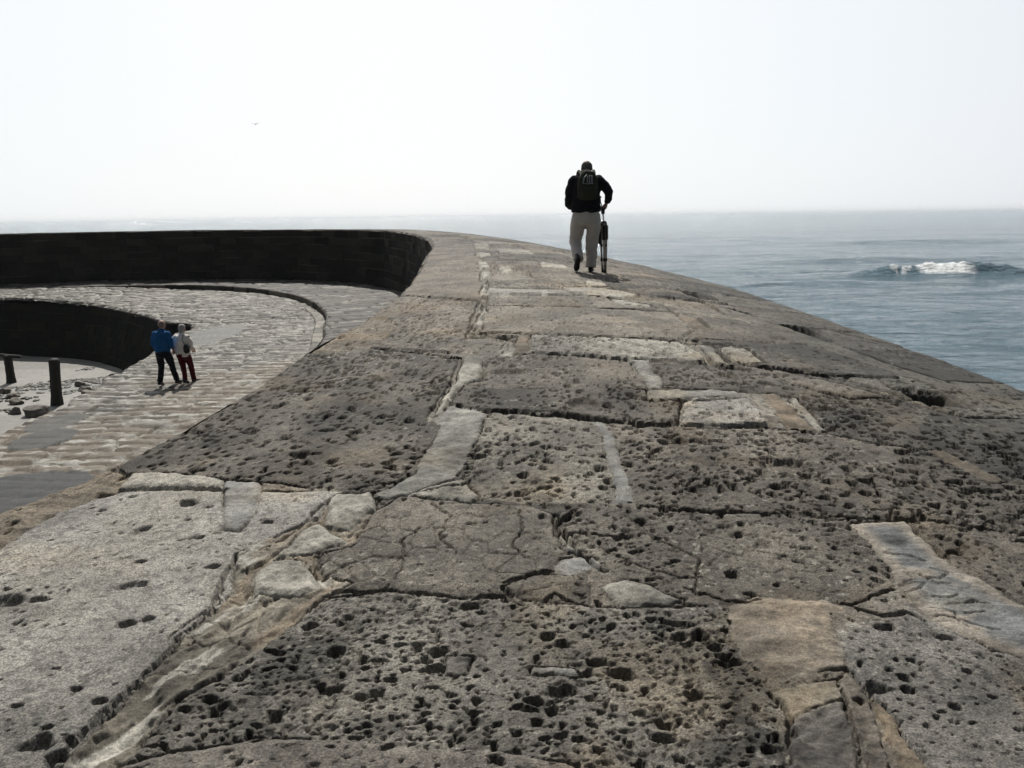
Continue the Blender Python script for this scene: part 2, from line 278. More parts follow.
CRACKS=[
(0.012,0.03,[(-0.149,3.076),(-0.011,3.052),(-0.036,3.136),(0.065,3.220),(0.177,3.252)]),
(0.01,0.03,[(-0.040,3.176),(0.023,3.204),(0.129,3.228),(0.254,3.212)]),
(0.02,0.05,[(0.204,3.832),(0.206,3.612),(0.258,3.684),(0.275,3.476),(0.369,3.304),(0.406,3.252)]),
(0.015,0.04,[(0.218,3.664),(0.236,3.796),(0.290,3.864)]),
(0.016,0.05,[(0.394,3.624),(0.540,3.596)]),
(0.01,0.03,[(0.120,3.032),(0.167,3.076),(0.240,3.028),(0.335,2.980)]),
(0.012,0.04,[(1.284,2.964),(1.367,2.984),(1.464,3.064),(1.520,3.080)]),
(0.014,0.04,[(1.310,2.960),(1.390,2.876),(1.495,2.896),(1.540,2.832)]),
(0.012,0.03,[(0.672,3.092),(0.809,2.992),(0.961,2.972)]),
(0.008,0.02,[(-0.539,3.140),(-0.503,3.308),(-0.525,3.548),(-0.449,3.700)]),
(0.008,0.02,[(-0.429,3.992),(-0.313,3.804),(-0.344,3.588),(-0.264,3.424)]),
(0.008,0.02,[(0.032,3.904),(0.048,3.672),(0.004,3.520),(0.069,3.372)]),
(0.008,0.02,[(0.612,3.756),(0.670,3.540),(0.810,3.344),(0.712,3.088)]),
(0.008,0.02,[(0.396,3.552),(0.484,3.356),(0.571,3.220),(0.770,3.168)]),
(0.014,0.04,[(-1.263,3.532),(-1.236,3.260),(-1.229,3.004),(-1.284,2.620),(-1.328,2.284),(-1.361,2.116)]),
(0.01,0.03,[(-1.286,2.800),(-1.279,2.928),(-1.220,3.092)]),
(0.012,0.03,[(-0.929,4.212),(-0.983,3.992),(-1.052,3.736),(-1.163,3.552)]),
(0.012,0.03,[(-0.902,3.460),(-0.880,3.328),(-0.816,3.236)]),
(0.01,0.03,[(-1.081,3.440),(-0.966,3.464),(-0.768,3.492),(-0.740,3.560)]),
(0.012,0.03,[(-1.153,2.108),(-1.138,2.208),(-1.068,2.220),(-1.008,2.184)]),
(0.012,0.04,[(-0.506,4.140),(-0.393,4.184),(-0.288,4.220),(-0.238,4.312)]),
(0.014,0.05,[(-0.397,7.024),(-0.473,6.120),(-0.530,5.536)]),
(0.012,0.04,[(-0.330,6.332),(-0.464,5.580)]),
(0.01,0.03,[(-0.183,5.544),(-0.016,5.492),(0.326,5.456),(0.839,5.228)]),
(0.008,0.03,[(-0.128,7.048),(-0.032,7.300),(-0.014,7.576),(-0.110,7.812)]),
(0.01,0.03,[(0.815,2.424),(0.840,2.280),(0.792,2.064)]),
(0.008,0.02,[(1.120,2.540),(1.126,2.376),(1.059,2.056)]),
(0.008,0.02,[(1.022,2.356),(1.004,2.200),(0.995,2.052)]),
(0.05,0.06,[(-0.408,8.020),(-0.189,7.960),(0.044,7.764)]),
(0.016,0.04,[(0.048,7.152),(0.426,7.120),(1.102,6.932),(1.611,6.904)]),
(0.02,0.04,[(1.219,5.164),(1.473,5.140),(1.694,5.100)]),
(0.016,0.04,[(0.641,3.944),(0.885,3.900),(1.120,3.844)]),
(0.016,0.05,[(-2.167,4.308),(-1.941,4.296),(-1.556,4.264)]),
(0.05,0.05,[(0.325,5.436),(0.649,5.296)]),
(0.06,0.05,[(-1.515,10.836),(-0.898,10.404),(-0.383,10.168)]),
(0.05,0.05,[(1.669,7.576),(1.760,6.812),(1.957,6.760)]),
(0.05,0.05,[(1.929,6.972),(2.389,6.672),(2.711,6.440),(3.044,5.816)]),
(0.06,0.06,[(3.695,9.136),(4.086,8.088),(4.344,7.156)]),
(0.06,0.05,[(1.138,10.476),(1.863,10.232),(1.903,9.480)]),
(0.05,0.05,[(0.963,5.752),(1.346,5.728),(1.679,5.788)]),
(0.05,0.05,[(1.502,7.784),(1.789,7.692),(2.151,7.624)]),
(0.06,0.05,[(-0.317,10.488),(-0.320,9.712)]),
(0.05,0.04,[(-1.288,7.488),(-0.727,7.216),(-0.425,7.060)]),
]
HOLES=[(-1.708, 4.116, 0.05), (-2.235, 4.288, 0.055), (-2.095, 3.144, 0.055), (-1.854, 4.584, 0.03), (-1.49, 2.508, 0.022), (-1.362, 2.44, 0.026), (0.293, 2.592, 0.035), (-1.217, 3.84, 0.02), (-1.683, 3.452, 0.022), (-1.326, 3.372, 0.025), (-1.448, 2.22, 0.04), (-1.367, 2.16, 0.03), (-0.178, 3.0, 0.03), (1.194, 2.428, 0.03), (0.519, 3.608, 0.03), (-1.738, 5.256, 0.05), (-1.288, 4.772, 0.05), (1.101, 2.364, 0.02), (0.676, 2.752, 0.03), (-0.271, 2.692, 0.03), (-0.619, 2.468, 0.03), (0.145, 2.444, 0.035), (-1.432, 2.968, 0.018), (-1.5, 3.692, 0.02)]
SCRATCH=[
[(1.640,3.208),(1.654,3.148),(1.595,3.120)],
[(1.571,3.104),(1.679,3.116),(1.632,3.060),(1.578,3.048)],
[(1.761,3.240),(1.819,3.204),(1.761,3.156),(1.703,3.164)],
[(1.692,3.184),(1.733,3.116),(1.784,3.120)],
[(1.656,3.012),(1.719,2.996),(1.766,3.024)],
[(1.608,2.932),(1.684,2.892),(1.671,2.832),(1.701,2.764)],
[(1.677,2.952),(1.805,2.972),(1.850,2.948)],
[(1.598,2.872),(1.680,2.848),(1.745,2.796),(1.784,2.768)],
[(1.723,2.892),(1.806,2.904),(1.807,2.832)],
[(1.632,3.380),(1.708,3.352),(1.771,3.304)]]
# ---------------------------------------------------------------- the great wall's shape
# stations along the wall: inner edge, outer edge, depth of the top below the eye at inner edge, crest, outer edge
ST = [
 (-2.0,(-3.6,-2),(4.2,-2),1.62,1.62,1.62),(1.5,(-3.4,1.5),(4.2,1.5),1.60,1.58,1.60),(3,(-3.0,3),(4.2,3),1.56,1.51,1.52),
 (4.2,(-2.79,4.2),(4.2,4.2),1.50,1.43,1.47),(5,(-2.35,5),(4.2,5),1.41,1.38,1.45),(6.5,(-2.06,6.5),(4.2,6.5),1.28,1.28,1.42),
 (7.5,(-1.97,7.5),(4.2,7.5),1.20,1.21,1.42),(9.5,(-1.66,9.5),(4.2,9.5),1.10,1.12,1.41),(11,(-1.55,11),(4.2,11),1.02,1.05,1.40),
 (15,(-1.70,15),(4.1,15),.96,.95,1.37),(20,(-2.05,20),(3.5,20),.91,.91,1.33),(25,(-2.35,25),(2.6,25),.87,.90,1.24),
 (30,(-2.95,30),(1.3,30.6),.83,.90,1.12),(36,(-4.0,36),(0.1,37.4),.81,.88,1.10),(41,(-5.2,41.2),(-1.3,43.5),.78,.87,1.10),
 (46,(-7.0,46),(-3.2,50),.75,.84,1.10),(50,(-9.7,49.2),(-6.6,55.5),.745,.84,1.08),(55,(-13.2,51.8),(-12,58.2),.74,.84,1.05),
 (61,(-19.5,53.6),(-19.5,60),.735,.83,1.0),(68,(-26,53.2),(-27.5,59.6),.75,.84,1.0),(74,(-31.4,51.2),(-35,57.2),.78,.86,1.0),
 (84,(-40,46),(-45,51.5),.80,.88,1.0),(110,(-60,30),(-66,34),.82,.9,1.0)]
SS = np.array([s[0] for s in ST], float)
def st_interp(s):
    f = lambda v: np.interp(s, SS, v)
    return (f([q[1][0] for q in ST]), f([q[1][1] for q in ST]), f([q[2][0] for q in ST]), f([q[2][1] for q in ST]),
            f([q[3] for q in ST]), f([q[4] for q in ST]), f([q[5] for q in ST]))
def profile(t, d0, d1, d2):
    return -(d0*(2*(t-.5)*(t-1))+d1*(4*t*(1-t))+d2*(2*t*(t-.5)))
COL = dict(dark=(.14,.127,.107), dark2=(.235,.222,.195), brown=(.19,.170,.142), grey=(.27,.252,.215), crack=(.195,.178,.15), crack2=(.235,.215,.19), smooth=(.225,.205,.172),
  pale=(.33,.32,.295), pgrey=(.245,.235,.217), pgrey2=(.27,.262,.23), pale2=(.34,.325,.285), tan=(.24,.205,.155),
  strip=(.215,.198,.162), conc=(.27,.268,.245), conc2=(.235,.235,.225), white=(.34,.33,.29), slate=(.17,.178,.18),
  tanp=(.30,.268,.225), tanb=(.225,.20,.155), gravel=(.15,.142,.13), gravb=(.175,.155,.13), brownm=(.185,.150,.108))
def surface_rows():
    rows = [-1.5]; y = 0.6
    rows += list(np.arange(-1.4, .6, .1))
    while y < 112:
        rows.append(y)
        if y < 40: y += max(.0045, .62*(y*y+2.2)/1150)
        else: y += .5
    return np.array(rows)
def build_top(root):
    s = surface_rows(); nt_ = 1180
    t = np.linspace(0, 1, nt_)
    # a little denser around the middle of the near part
    xi, yi, xo, yo, d0, d1, d2 = [a[:, None] for a in st_interp(s)]
    T = np.broadcast_to(t[None, :], (len(s), nt_)); Sg = np.broadcast_to(s[:, None], T.shape)
    X = xi+(xo-xi)*T; Y = yi+(yo-yi)*T; Z = profile(T, d0, d1, d2)
    W = xo-xi
    # rounded shoulders
    along = np.hypot(xo-xi, yo-yi)
    e0 = T*along; e1 = (1-T)*along
    # wander of the slab outlines
    hf = .012*np.clip(5/np.maximum(Y, 1), 0, 1)**1.5
    wx = X+.035*(fbm(X*3, Y*3, 5, 4)-.5)*2+hf*(fbm(X*22, Y*22, 6, 3)-.5)*2
    wy = Y+.035*(fbm(X*3, Y*3, 15, 4)-.5)*2+hf*(fbm(X*22, Y*22, 16, 3)-.5)*2
    lab = np.zeros(X.shape, np.int32); meta = []
    jd = np.full(X.shape, 9.)                       # distance to the nearest joint
    # ordinary courses everywhere, traced stones over them
    course = np.array([-2, -.6, .7, 1.9, 3.0, 4.2, 5.4, 6.6, 7.9, 9.3, 10.9, 12.4, 14.1, 15.9, 17.8, 20, 22.4, 25, 28, 31.5, 35.5, 40, 45, 51, 58, 66, 75, 90, 113])
    Sw = Sg+(wy-Y)+.25*(fbm(T*3, Sg*.3, 44, 2)-.5)*np.clip((Sg-10)/6, 0, 1); ci = np.clip(np.searchsorted(course, Sw)-1, 0, len(course)-2)
    rng = random.Random(4)
    cuts = []
    for k in range(len(course)-1):
        n = 3 if k % 2 else 4
        if course[k] > 27: n = 2 if k % 2 else 3
        c = [0]+sorted(min(.95, max(.05, (j+1)/(n)+rng.uniform(-.09, .09))) for j in range(n-1))+[1]
        cuts.append(c)
    Tw = T+(wx-X)/W*1.0
    for k, c in enumerate(cuts):
        m = ci == k
        if not m.any(): continue
        for j in range(len(c)-1):
            mm = m & (Tw >= c[j]) & ((Tw < c[j+1]) if j < len(c)-2 else True) if j else m & (Tw < c[1])
            meta.append(dict(name='paving_slab', label=None, dz=(rng.choice([-.035, -.03, .0, .032, .038, .01]) if course[k] > 6.4 else rng.uniform(-.012, .014)), col=rng.choice(['dark','brown','brown','smooth','grey','dark']), pit=rng.choice([.2,.45,.7]), size=.04, mort=0))
            lab[mm] = len(meta)-1
        jt = np.min([np.abs(Tw-q)*along for q in c[1:-1]], axis=0)
        jd = np.where(m, np.minimum(jt, np.minimum(np.abs(Sw-course[k]), np.abs(Sw-course[k+1]))), jd)
    for kind, label, dz, col, pit, size, pts in SLABS:
        px = [p[0] for p in pts]; py = [p[1] for p in pts]
        r0, r1 = np.searchsorted(s, min(py)-.15), np.searchsorted(s, max(py)+.15)
        sl = slice(max(0, r0), r1); x = wx[sl]; y = wy[sl]
        if kind == 'h': x = X[sl]; y = Y[sl]
        bb = (x > min(px)-.12) & (x < max(px)+.12)
        idx = np.nonzero(bb); xs = x[idx]; ys = y[idx]
        ins = inside(xs, ys, pts); d = seg_dist(xs, ys, pts)
        meta.append(dict(name='paving_slab' if kind == 's' else ('hollow' if kind == 'h' else 'mortar_patch'), label=label, dz=dz, col=col, pit=pit, size=size, mort=int(kind == 'm')))
        lv = lab[sl]; jv = jd[sl]
        l2 = lv[idx]; j2 = jv[idx]
        j2 = np.where(ins, d, np.minimum(j2, d)); l2 = np.where(ins, len(meta)-1, l2)
        lv[idx] = l2; jv[idx] = j2
    g = lambda k: np.array([float(q[k]) for q in meta])[lab]
    dz = g('dz'); pd = g('pit'); mort = g('mort')
    colt = np.array([COL[q['col']] for q in meta])
    tilt = np.array([[rng.uniform(-.006, .006), rng.uniform(-.006, .006)] for q in meta])
    near = ss(30, 8, Y)
    # ---- height
    big = fbm(X*1.3, Y*1.3, 60, 5)-.5
    med = fbm(X*9, Y*9, 61, 4)-.5
    step = np.abs(dz) >= .03
    hol = np.array([q['name'] == 'hollow' for q in meta])[lab]
    dz = dz*ss(.93, .80, T)
    H = np.where(step, np.where(hol, dz*1.1*ss(.0, .075, jd), dz*.52*ss(0, np.clip(.004*Y, .012, .06), jd)), .8*dz*ss(0, .045, jd))+.030*big+.010*med*(1-.3*mort)
    H += (.004+.010*mort)*(fbm(X*11, Y*11, 68, 5)-.5)*2
    # a second, much rougher skin on pitted stones
    pdn = np.clip(pd*(-.25+2.5*fbm(X*1.9+3, Y*1.9, 62, 4)), 0, 1)
    fr = np.clip(3.2/np.maximum(Y, .1), 0, 1); fr = np.where(Y < .1, 1, fr)
    qx = X+.018*fr*(fbm(X*24, Y*24, 57, 4)-.5)*2+.03*(fbm(X*7, Y*7, 55, 2)-.5); qy = Y+.018*fr*(fbm(X*24, Y*24, 58, 4)-.5)*2+.03*(fbm(X*7, Y*7, 56, 2)-.5)
    P1 = pits(qx, qy, .038, pdn*.52, 100)*ss(5.0, 3.6, Y)
    P2 = pits(qx, qy, .072, pdn*.20, 200)
    P3 = pits(qx, qy, .019, pdn*.45, 300)*ss(4.4, 3.2, Y)
    P4 = pits(qx, qy*1.2, .27, np.clip(pd, .12, 1)*.05, 400)
    P5 = pits(qx, qy*.9, .042, pdn*.62, 500)*ss(3.0, 4.2, Y)*ss(.26, .44, fbm(X*3.5, Y*3.5, 501, 3))
    P6 = pits(qx, qy*.9, .075, pdn*.28, 600)*ss(3.0, 4.2, Y); P5 = np.maximum(P5, P6)
    clus = ss(.38, .56, fbm(X*4.5, Y*4.5, 63, 3))
    pit = np.maximum(np.maximum(P1*(.25+.75*clus), P2*.95), np.maximum(np.maximum(P3*.42, P5), P4))
    ridge = np.abs(fbm(X*14, Y*14, 64, 4)-.5)*2
    H += pdn*(.005*(ridge-.35)+.005*fr*(fbm(X*45, Y*45, 65, 2)-.5))*(.35+.65*fr)
    H -= (.030+.016*pdn)*pit*(1-.7*mort)*(1-.15*ss(2.8, 6.5, Y))
    for hx, hy, hr in HOLES:
        sl = slice(max(0, np.searchsorted(s, hy-.2)), np.searchsorted(s, hy+.2))
        rr_ = np.hypot((qx[sl]-hx)*.8, (qy[sl]-hy))/hr
        hv = H[sl]; hv -= .040*ss(1.15, .5, rr_+.5*(fbm(X[sl]*30, Y[sl]*30, 59, 3)-.5))
    # joints: narrow groove plus worn shoulder; strength varies along it
    js = .05+.95*ss(.36, .62, fbm(X*2.2, Y*2.2, 66, 3))
    gw = .003+.009*fbm(X*6, Y*6, 67, 2)
    gw = np.maximum(gw, .0030*Y)
    H -= js*((.026+.008*ss(4, 9, Y))*ss(gw, gw*.3, jd)*(1-.45*mort)+.005*ss(.05, 0, jd)*(1-mort))
    # crazing on the cracked stones
    crz = np.array([q['col'] in ('crack', 'strip') for q in meta])[lab]
    i = np.nonzero(crz)
    f1, f2, idv = worley((X[i]+.03*big[i])*8, (Y[i])*6.5, 70)
    cr = ss(.075, 0, f2-f1); H[i] -= .010*cr*ss(.4, .6, fbm(X[i]*3, Y[i]*3, 71, 2)); H[i] += .008*(idv-.5)
    # flaky long strip
    i = np.nonzero(np.array([q['col'] == 'strip' for q in meta])[lab])
    u_ = (X[i]*.8+Y[i]*.6); v_ = (-X[i]*.85+Y[i]*.5)
    H[i] += .045*(fbm(u_*3.5, v_*18, 73, 6)-.5)-.018*ss(.5, .62, fbm(u_*5, v_*11, 79, 5))
    i = np.nonzero(np.array([q['col'] in ('tan',) for q in meta])[lab])
    H[i] += .05*(fbm(X[i]*3, (Y[i]+X[i]*.3)*14, 74, 4)-.5)
    i = np.nonzero(np.array([q['col'] in ('gravel', 'gravb', 'white', 'tanb') for q in meta])[lab])
    H[i] += .012*(fbm(X[i]*40, Y[i]*40, 75, 3)-.5)
    i = np.nonzero(np.array([q['col'] in ('conc', 'tanp', 'slate') for q in meta])[lab])
    H[i] += .020*(fbm(X[i]*5+.8*fbm(X[i]*3, Y[i]*3, 77, 2), Y[i]*15+2.5*fbm(X[i]*2.5, Y[i]*2.5, 78, 2), 76, 5)-.5)
    for wd, dp, pts in CRACKS:
        px = [p[0] for p in pts]; py = [p[1] for p in pts]
        sl = slice(max(0, np.searchsorted(s, min(py)-.1)), np.searchsorted(s, max(py)+.1))
        x = wx[sl]; y = wy[sl]
        idx = np.nonzero((x > min(px)-.1) & (x < max(px)+.1)); 
        jx = x[idx]+.02*(fbm(x[idx]*25, y[idx]*25, 81, 3)-.5); jy = y[idx]+.02*(fbm(x[idx]*25, y[idx]*25, 82, 3)-.5)
        d = seg_dist(jx, jy, pts, False)
        w2 = wd*(.5+.9*vnoise(jx*9, jy*9, 83))
        hv = H[sl]; hv[idx] -= dp*ss(w2, w2*.25, d)
    # the scratched drawing
    for pts in SCRATCH:
        px = [p[0] for p in pts]; py = [p[1] for p in pts]
        sl = slice(max(0, np.searchsorted(s, min(py)-.05)), np.searchsorted(s, max(py)+.05))
        idx = np.nonzero((X[sl] > min(px)-.05) & (X[sl] < max(px)+.05))
        hv = H[sl]; hv[idx] -= .012*ss(.007, .002, seg_dist(X[sl][idx], Y[sl][idx], pts, False))
    # far ledges and bumps so that the crest is not ruled with a straight edge
    H += .05*(fbm(T*4, Sg*.35, 90, 4)-.5)*ss(8, 16, Sg)
    H -= .16*ss(.16, 0, e1+.05*(fbm(Sg*3, T*3, 91, 2)-.5))+.10*ss(.14, 0, e0+.10*(fbm(Sg*2.2, T*0, 92, 4)-.45))
    # ---- true colours of the stones
    c = colt[lab]
    m1 = fbm(X*2.6, Y*2.6, 110, 5)
    c = c*(.70+.60*ss(.25, .75, m1))[..., None]
    # brown silt / ochre stains, black crust, white lichen dots
    och = ss(.54, .72, fbm(X*1.7, Y*1.7, 111, 4))*.55
    c = c*(1-och[..., None]) + c*np.array([1.12, .98, .78])*och[..., None]
    crust = ss(.50, .66, fbm(X*7, Y*7, 112, 5))*pdn
    c = c*(1-.42*crust[..., None])
    drk = np.array([q['col'] == 'dark' for q in meta])[lab]*ss(.42, .62, fbm(X*2.3, Y*2.3, 117, 4))
    c = c*(1-.40*drk[..., None])
    spk = ss(.56, .70, fbm(X*38, Y*38, 122, 3))*(1-.6*mort); c = c*(1-.38*spk[..., None])
    c = c*.84*(.78+.44*fbm(X*.9+4, Y*.6, 123, 3))[..., None]
    lich_or_glint = .7*(1-mort)*(ss(.68, .76, fbm(X*34, Y*34, 113, 4))*ss(.5, .65, fbm(X*2, Y*2, 114, 2)))
    c = c*(1-lich_or_glint[..., None])+np.array([.34, .33, .29])*lich_or_glint[..., None]
    i = np.nonzero(np.array([q['col'] == 'strip' for q in meta])[lab])
    u_ = (X[i]*.8+Y[i]*.6); v_ = (-X[i]*.85+Y[i]*.5)
    q1 = ss(.47, .56, fbm(u_*3, v_*13, 115, 5))[:, None]; q2 = ss(.5, .6, fbm(u_*2, v_*5+7, 116, 3))[:, None]
    cc = c[i]*(1-q1)+np.array([.37, .36, .32])*q1; cc = cc*(1-.6*q2)+np.array([.215, .170, .120])*.6*q2; c[i] = cc
    i = np.nonzero(np.array([q['col'] == 'slate' for q in meta])[lab])
    q1 = ss(.10, .02, jd[i])[:, None]; q2 = ss(.56, .66, fbm(X[i]*3, Y[i]*5, 118, 4))[:, None]; q1 = np.clip(q1+q2, 0, 1)
    c[i] = c[i]*(1-q1)+np.array([.26, .235, .20])*q1
    i = np.nonzero(np.array([q['col'] in ('pale',) for q in meta])[lab])
    q1 = ss(.5, .7, fbm(X[i]*2.2, Y[i]*1.5, 119, 5))[:, None]
    c[i] = c[i]*(1-.35*q1)+np.array([.20, .18, .15])*.35*q1
    Z = Z+H
    # stained, unevenly mixed mortar
    ms = fbm(X*6, Y*8, 130, 5); mt = mort*ss(.52, .68, ms); mu = mort*ss(.5, .34, ms)
    c = c*(1-.30*mt[..., None])*(1+.22*mu[..., None])
    md = mort*ss(.045, .0, jd)*ss(.42, .55, fbm(X*8, Y*8, 131, 3))
    c = c*(1-.5*md[..., None])+np.array([.15, .14, .118])*.5*md[..., None]
    # weather-blackened seaward shoulder
    wk = ss(.62, .86, T+.10*(fbm(X*1.5, Y*.8, 121, 4)-.5))
    c = c*(1-.50*wk[..., None]*np.array([1, .96, .92]))
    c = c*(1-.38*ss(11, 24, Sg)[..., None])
    # ---- one mesh per stone
    nr, nc = X.shape
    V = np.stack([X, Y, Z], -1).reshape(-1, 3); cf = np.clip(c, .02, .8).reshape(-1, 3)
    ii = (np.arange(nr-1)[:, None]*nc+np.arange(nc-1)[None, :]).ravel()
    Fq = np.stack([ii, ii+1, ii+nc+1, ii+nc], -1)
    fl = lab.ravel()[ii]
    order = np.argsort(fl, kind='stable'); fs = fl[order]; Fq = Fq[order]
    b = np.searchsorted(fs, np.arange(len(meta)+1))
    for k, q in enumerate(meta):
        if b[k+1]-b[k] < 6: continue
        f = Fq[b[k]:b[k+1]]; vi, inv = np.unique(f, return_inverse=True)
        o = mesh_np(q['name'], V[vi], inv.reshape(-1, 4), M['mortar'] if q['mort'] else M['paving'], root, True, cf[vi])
        if q['label']: o['label'] = q['label']
    return X, Y, Z
def offset_line(pts):
    return pts
def wall_strip(name, base, zt, zb, batter, mat, root, seed, tone, course=.42, length=1.1, spacing=.05, inward=1, rows=90):
    """vertical masonry face along a plan polyline; zt(s), zb(s) arrays; relief of coursed blocks"""
    P = np.array(base); d = np.r_[0, np.cumsum(np.hypot(*np.diff(P, axis=0).T))]
    sN = np.arange(0, d[-1], spacing); x = np.interp(sN, d, P[:, 0]); y = np.interp(sN, d, P[:, 1])
    ztn = np.interp(sN, d, zt); zbn = np.interp(sN, d, zb)
    tx = np.gradient(x); ty = np.gradient(y); L = np.hypot(tx, ty); nx, ny = -ty/L*inward, tx/L*inward
    h = np.linspace(0, 1, rows)[:, None]
    Zg = zbn+(ztn-zbn)*h; S2 = np.broadcast_to(sN, Zg.shape)
    zz = (ztn-Zg)+.03*(fbm(S2*.8, Zg*2, seed, 3)-.5); row = np.floor(zz/course)
    fz = np.abs(zz/course-np.round(zz/course))*course
    u = S2/length+hsh(row, row*0, seed)*3; cu = np.floor(u); jit = (hsh(cu, row, seed+1)-.5)*.5
    fu = np.abs(u-np.round(u))*length
    bid = hsh(cu, row, seed+2)
    dep = .05*(bid-.5)+.05*(fbm(S2*3, Zg*3, seed+3, 4)-.5)-.04*ss(.03, .0, np.minimum(fz, fu))
    off = dep+batter*(1-h)
    Xg = x+nx*off; Yg = y+ny*off
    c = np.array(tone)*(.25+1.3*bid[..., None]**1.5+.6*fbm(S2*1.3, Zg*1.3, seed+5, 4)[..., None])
    lines = ss(.035, .0, fz)*ss(.48, .66, fbm(S2*.5, Zg*3, seed+6, 3))*(.25 if name == 'harbour_wall' else .8)
    c = c*(1-lines[..., None])+np.array([.11, .10, .085])*lines[..., None]
    nr, nc = Xg.shape; ii = (np.arange(nr-1)[:, None]*nc+np.arange(nc-1)[None, :]).ravel()
    F4 = np.stack([ii, ii+nc, ii+nc+1, ii+1], -1)
    return mesh_np(name, np.stack([Xg, Yg, Zg], -1).reshape(-1, 3), F4, mat, root, True, np.clip(c, .01, .8).reshape(-1, 3))

sea_wall = empty('sea_wall', (0, 10, -4.0)); sea_wall.location = (0, 0, 0)
tag(sea_wall, 'massive curved stone sea wall paved on top with pitted limestone slabs and mortar', 'sea wall')
TOPX, TOPY, TOPZ = build_top(sea_wall)
fine = np.linspace(-1.5, 110, 260)
xi, yi, xo, yo, d0, d1, d2 = st_interp(fine)
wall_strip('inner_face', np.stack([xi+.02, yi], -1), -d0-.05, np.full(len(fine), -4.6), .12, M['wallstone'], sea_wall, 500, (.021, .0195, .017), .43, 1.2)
wall_strip('outer_face', np.stack([xo, yo], -1), -d2-.10, np.full(len(fine), -9.0), 1.5, M['wallstone'], sea_wall, 520, (.10, .095, .08), .6, 1.5, .2, -1, 30)

# ---------------------------------------------------------------- terrace, kerb and walkway below
KERB = [(-5.2,-6),(-5.4,4),(-5.6,10),(-5.8,18),(-6.13,25.6),(-6.82,29.6),(-8.2,35.6),(-10.9,42.0),(-15,47.2),(-19.6,49.8),(-25.3,49.9),(-31,48.3),(-40,43),(-58,30)]
EDGE = [(-10.3,-6),(-10.4,4),(-10.6,10),(-10.9,16.9),(-11.05,19.5),(-11.7,23.7),(-12.4,27.8),(-13.2,31.5),(-13.5,34.4),(-15.0,35.4),(-17.3,38.2),(-21,41.9),(-25.0,43.9),(-29.5,44.4),(-37,40.5),(-55,29)]
INN = [(-3.0,-6),(-3.2,4),(-1.6,10),(-1.7,15),(-2.1,21),(-2.6,28),(-3.9,36),(-5.8,43),(-9.7,49.2),(-13.2,51.8),(-19.5,53.6),(-26,53.2),(-31.4,51.2),(-40,46),(-60,30)]
def ribbon(A, B, na, nb, za, zb, over=(0, 0)):
    """grid between two plan curves"""
    a = np.array([v[:] for v in catmull([(*p, 0) for p in A], 24)])[:, :2]; b_ = np.array([v[:] for v in catmull([(*p, 0) for p in B], 24)])[:, :2]
    def res(q, n):
        d = np.r_[0, np.cumsum(np.hypot(*np.diff(q, axis=0).T))]; s_ = np.linspace(0, d[-1], n)
        return np.stack([np.interp(s_, d, q[:, 0]), np.interp(s_, d, q[:, 1])], -1)
    a = res(a, 400)
    # nearest-parameter pairing keeps the rows square to the kerb
    bb = res(b_, 1600); j = np.array([np.argmin(np.hypot(*(bb-p).T)) for p in a]); j = np.maximum.accumulate(j)
    bq = bb[j]
    k = np.linspace(0, 399, na)
    a2 = np.stack([np.interp(k, range(400), a[:, 0]), np.interp(k, range(400), a[:, 1])], -1)
    sm = np.convolve(np.pad(bq[:, 0], 6, 'edge'), np.ones(13)/13, 'valid'), np.convolve(np.pad(bq[:, 1], 6, 'edge'), np.ones(13)/13, 'valid')
    b2 = np.stack([np.interp(k, range(400), sm[0]), np.interp(k, range(400), sm[1])], -1)
    t = np.linspace(0, 1, nb)[None, :]
    X = a2[:, :1]*(1-t)+b2[:, :1]*t; Y = a2[:, 1:]*(1-t)+b2[:, 1:]*t
    dd = np.r_[0, np.cumsum(np.hypot(*np.diff(a2, axis=0).T))]
    return X, Y, np.broadcast_to(dd[:, None], X.shape), np.broadcast_to(t, X.shape)
def grid_faces(nr, nc, flip=False):
    ii = (np.arange(nr-1)[:, None]*nc+np.arange(nc-1)[None, :]).ravel()
    f = np.stack([ii, ii+1, ii+nc+1, ii+nc], -1)
    return f[:, ::-1] if flip else f
def flagged(X, Y, S_, T_, z, sc, seed, base, wet, flip, name, mat, angle=0):
    ca, sa = math.cos(angle), math.sin(angle)
    U = (X*ca+Y*sa)*sc[0]; Vv = (-X*sa+Y*ca)*sc[1]
    U = U+.35*(fbm(X*.6, Y*.6, seed, 3)-.5); Vv = Vv+.9*(fbm(X*.35, Y*.35, seed+1, 3)-.5)
    wv_ = Vv+.45*(fbm(X*.9, Y*.9, seed+8, 4)-.5)+.5*(fbm(X*.2, Vv*.5, seed+14, 2)-.5); row = np.floor(wv_); fv = wv_-row
    uu = U*(.6+.8*hsh(row, row*0, seed+9))+7*hsh(row, row*0, seed+10)+.15*(fbm(X*1.7, Y*1.7, seed+11, 3)-.5); cu = np.floor(uu); fu = uu-cu
    idv = hsh(cu, row, seed+12)*.75+.25*fbm(X*5, Y*9, seed+13, 4)
    f1 = 0; f2 = np.minimum(np.minimum(fv, 1-fv)*1.1, np.minimum(fu, 1-fu)*sc[1]/sc[0]*1.1)
    H = .055*(idv-.5)+.02*(fbm(X*1.2, Y*1.2, seed+3, 4)-.5)+.035*(fbm(X*6, Y*6, seed+4, 4)-.5)-.09*ss(.20, .0, f2)
    c = np.array(base)*(.45+1.0*idv[..., None])*(.6+.8*fbm(X*1.1, Y*1.1, seed+5, 5)[..., None])
    c = c*(1-.75*ss(.20, .03, f2)*ss(.35, .55, fbm(X*.9, Y*.9, seed+6, 3)))[..., None]
    return H, c, idv
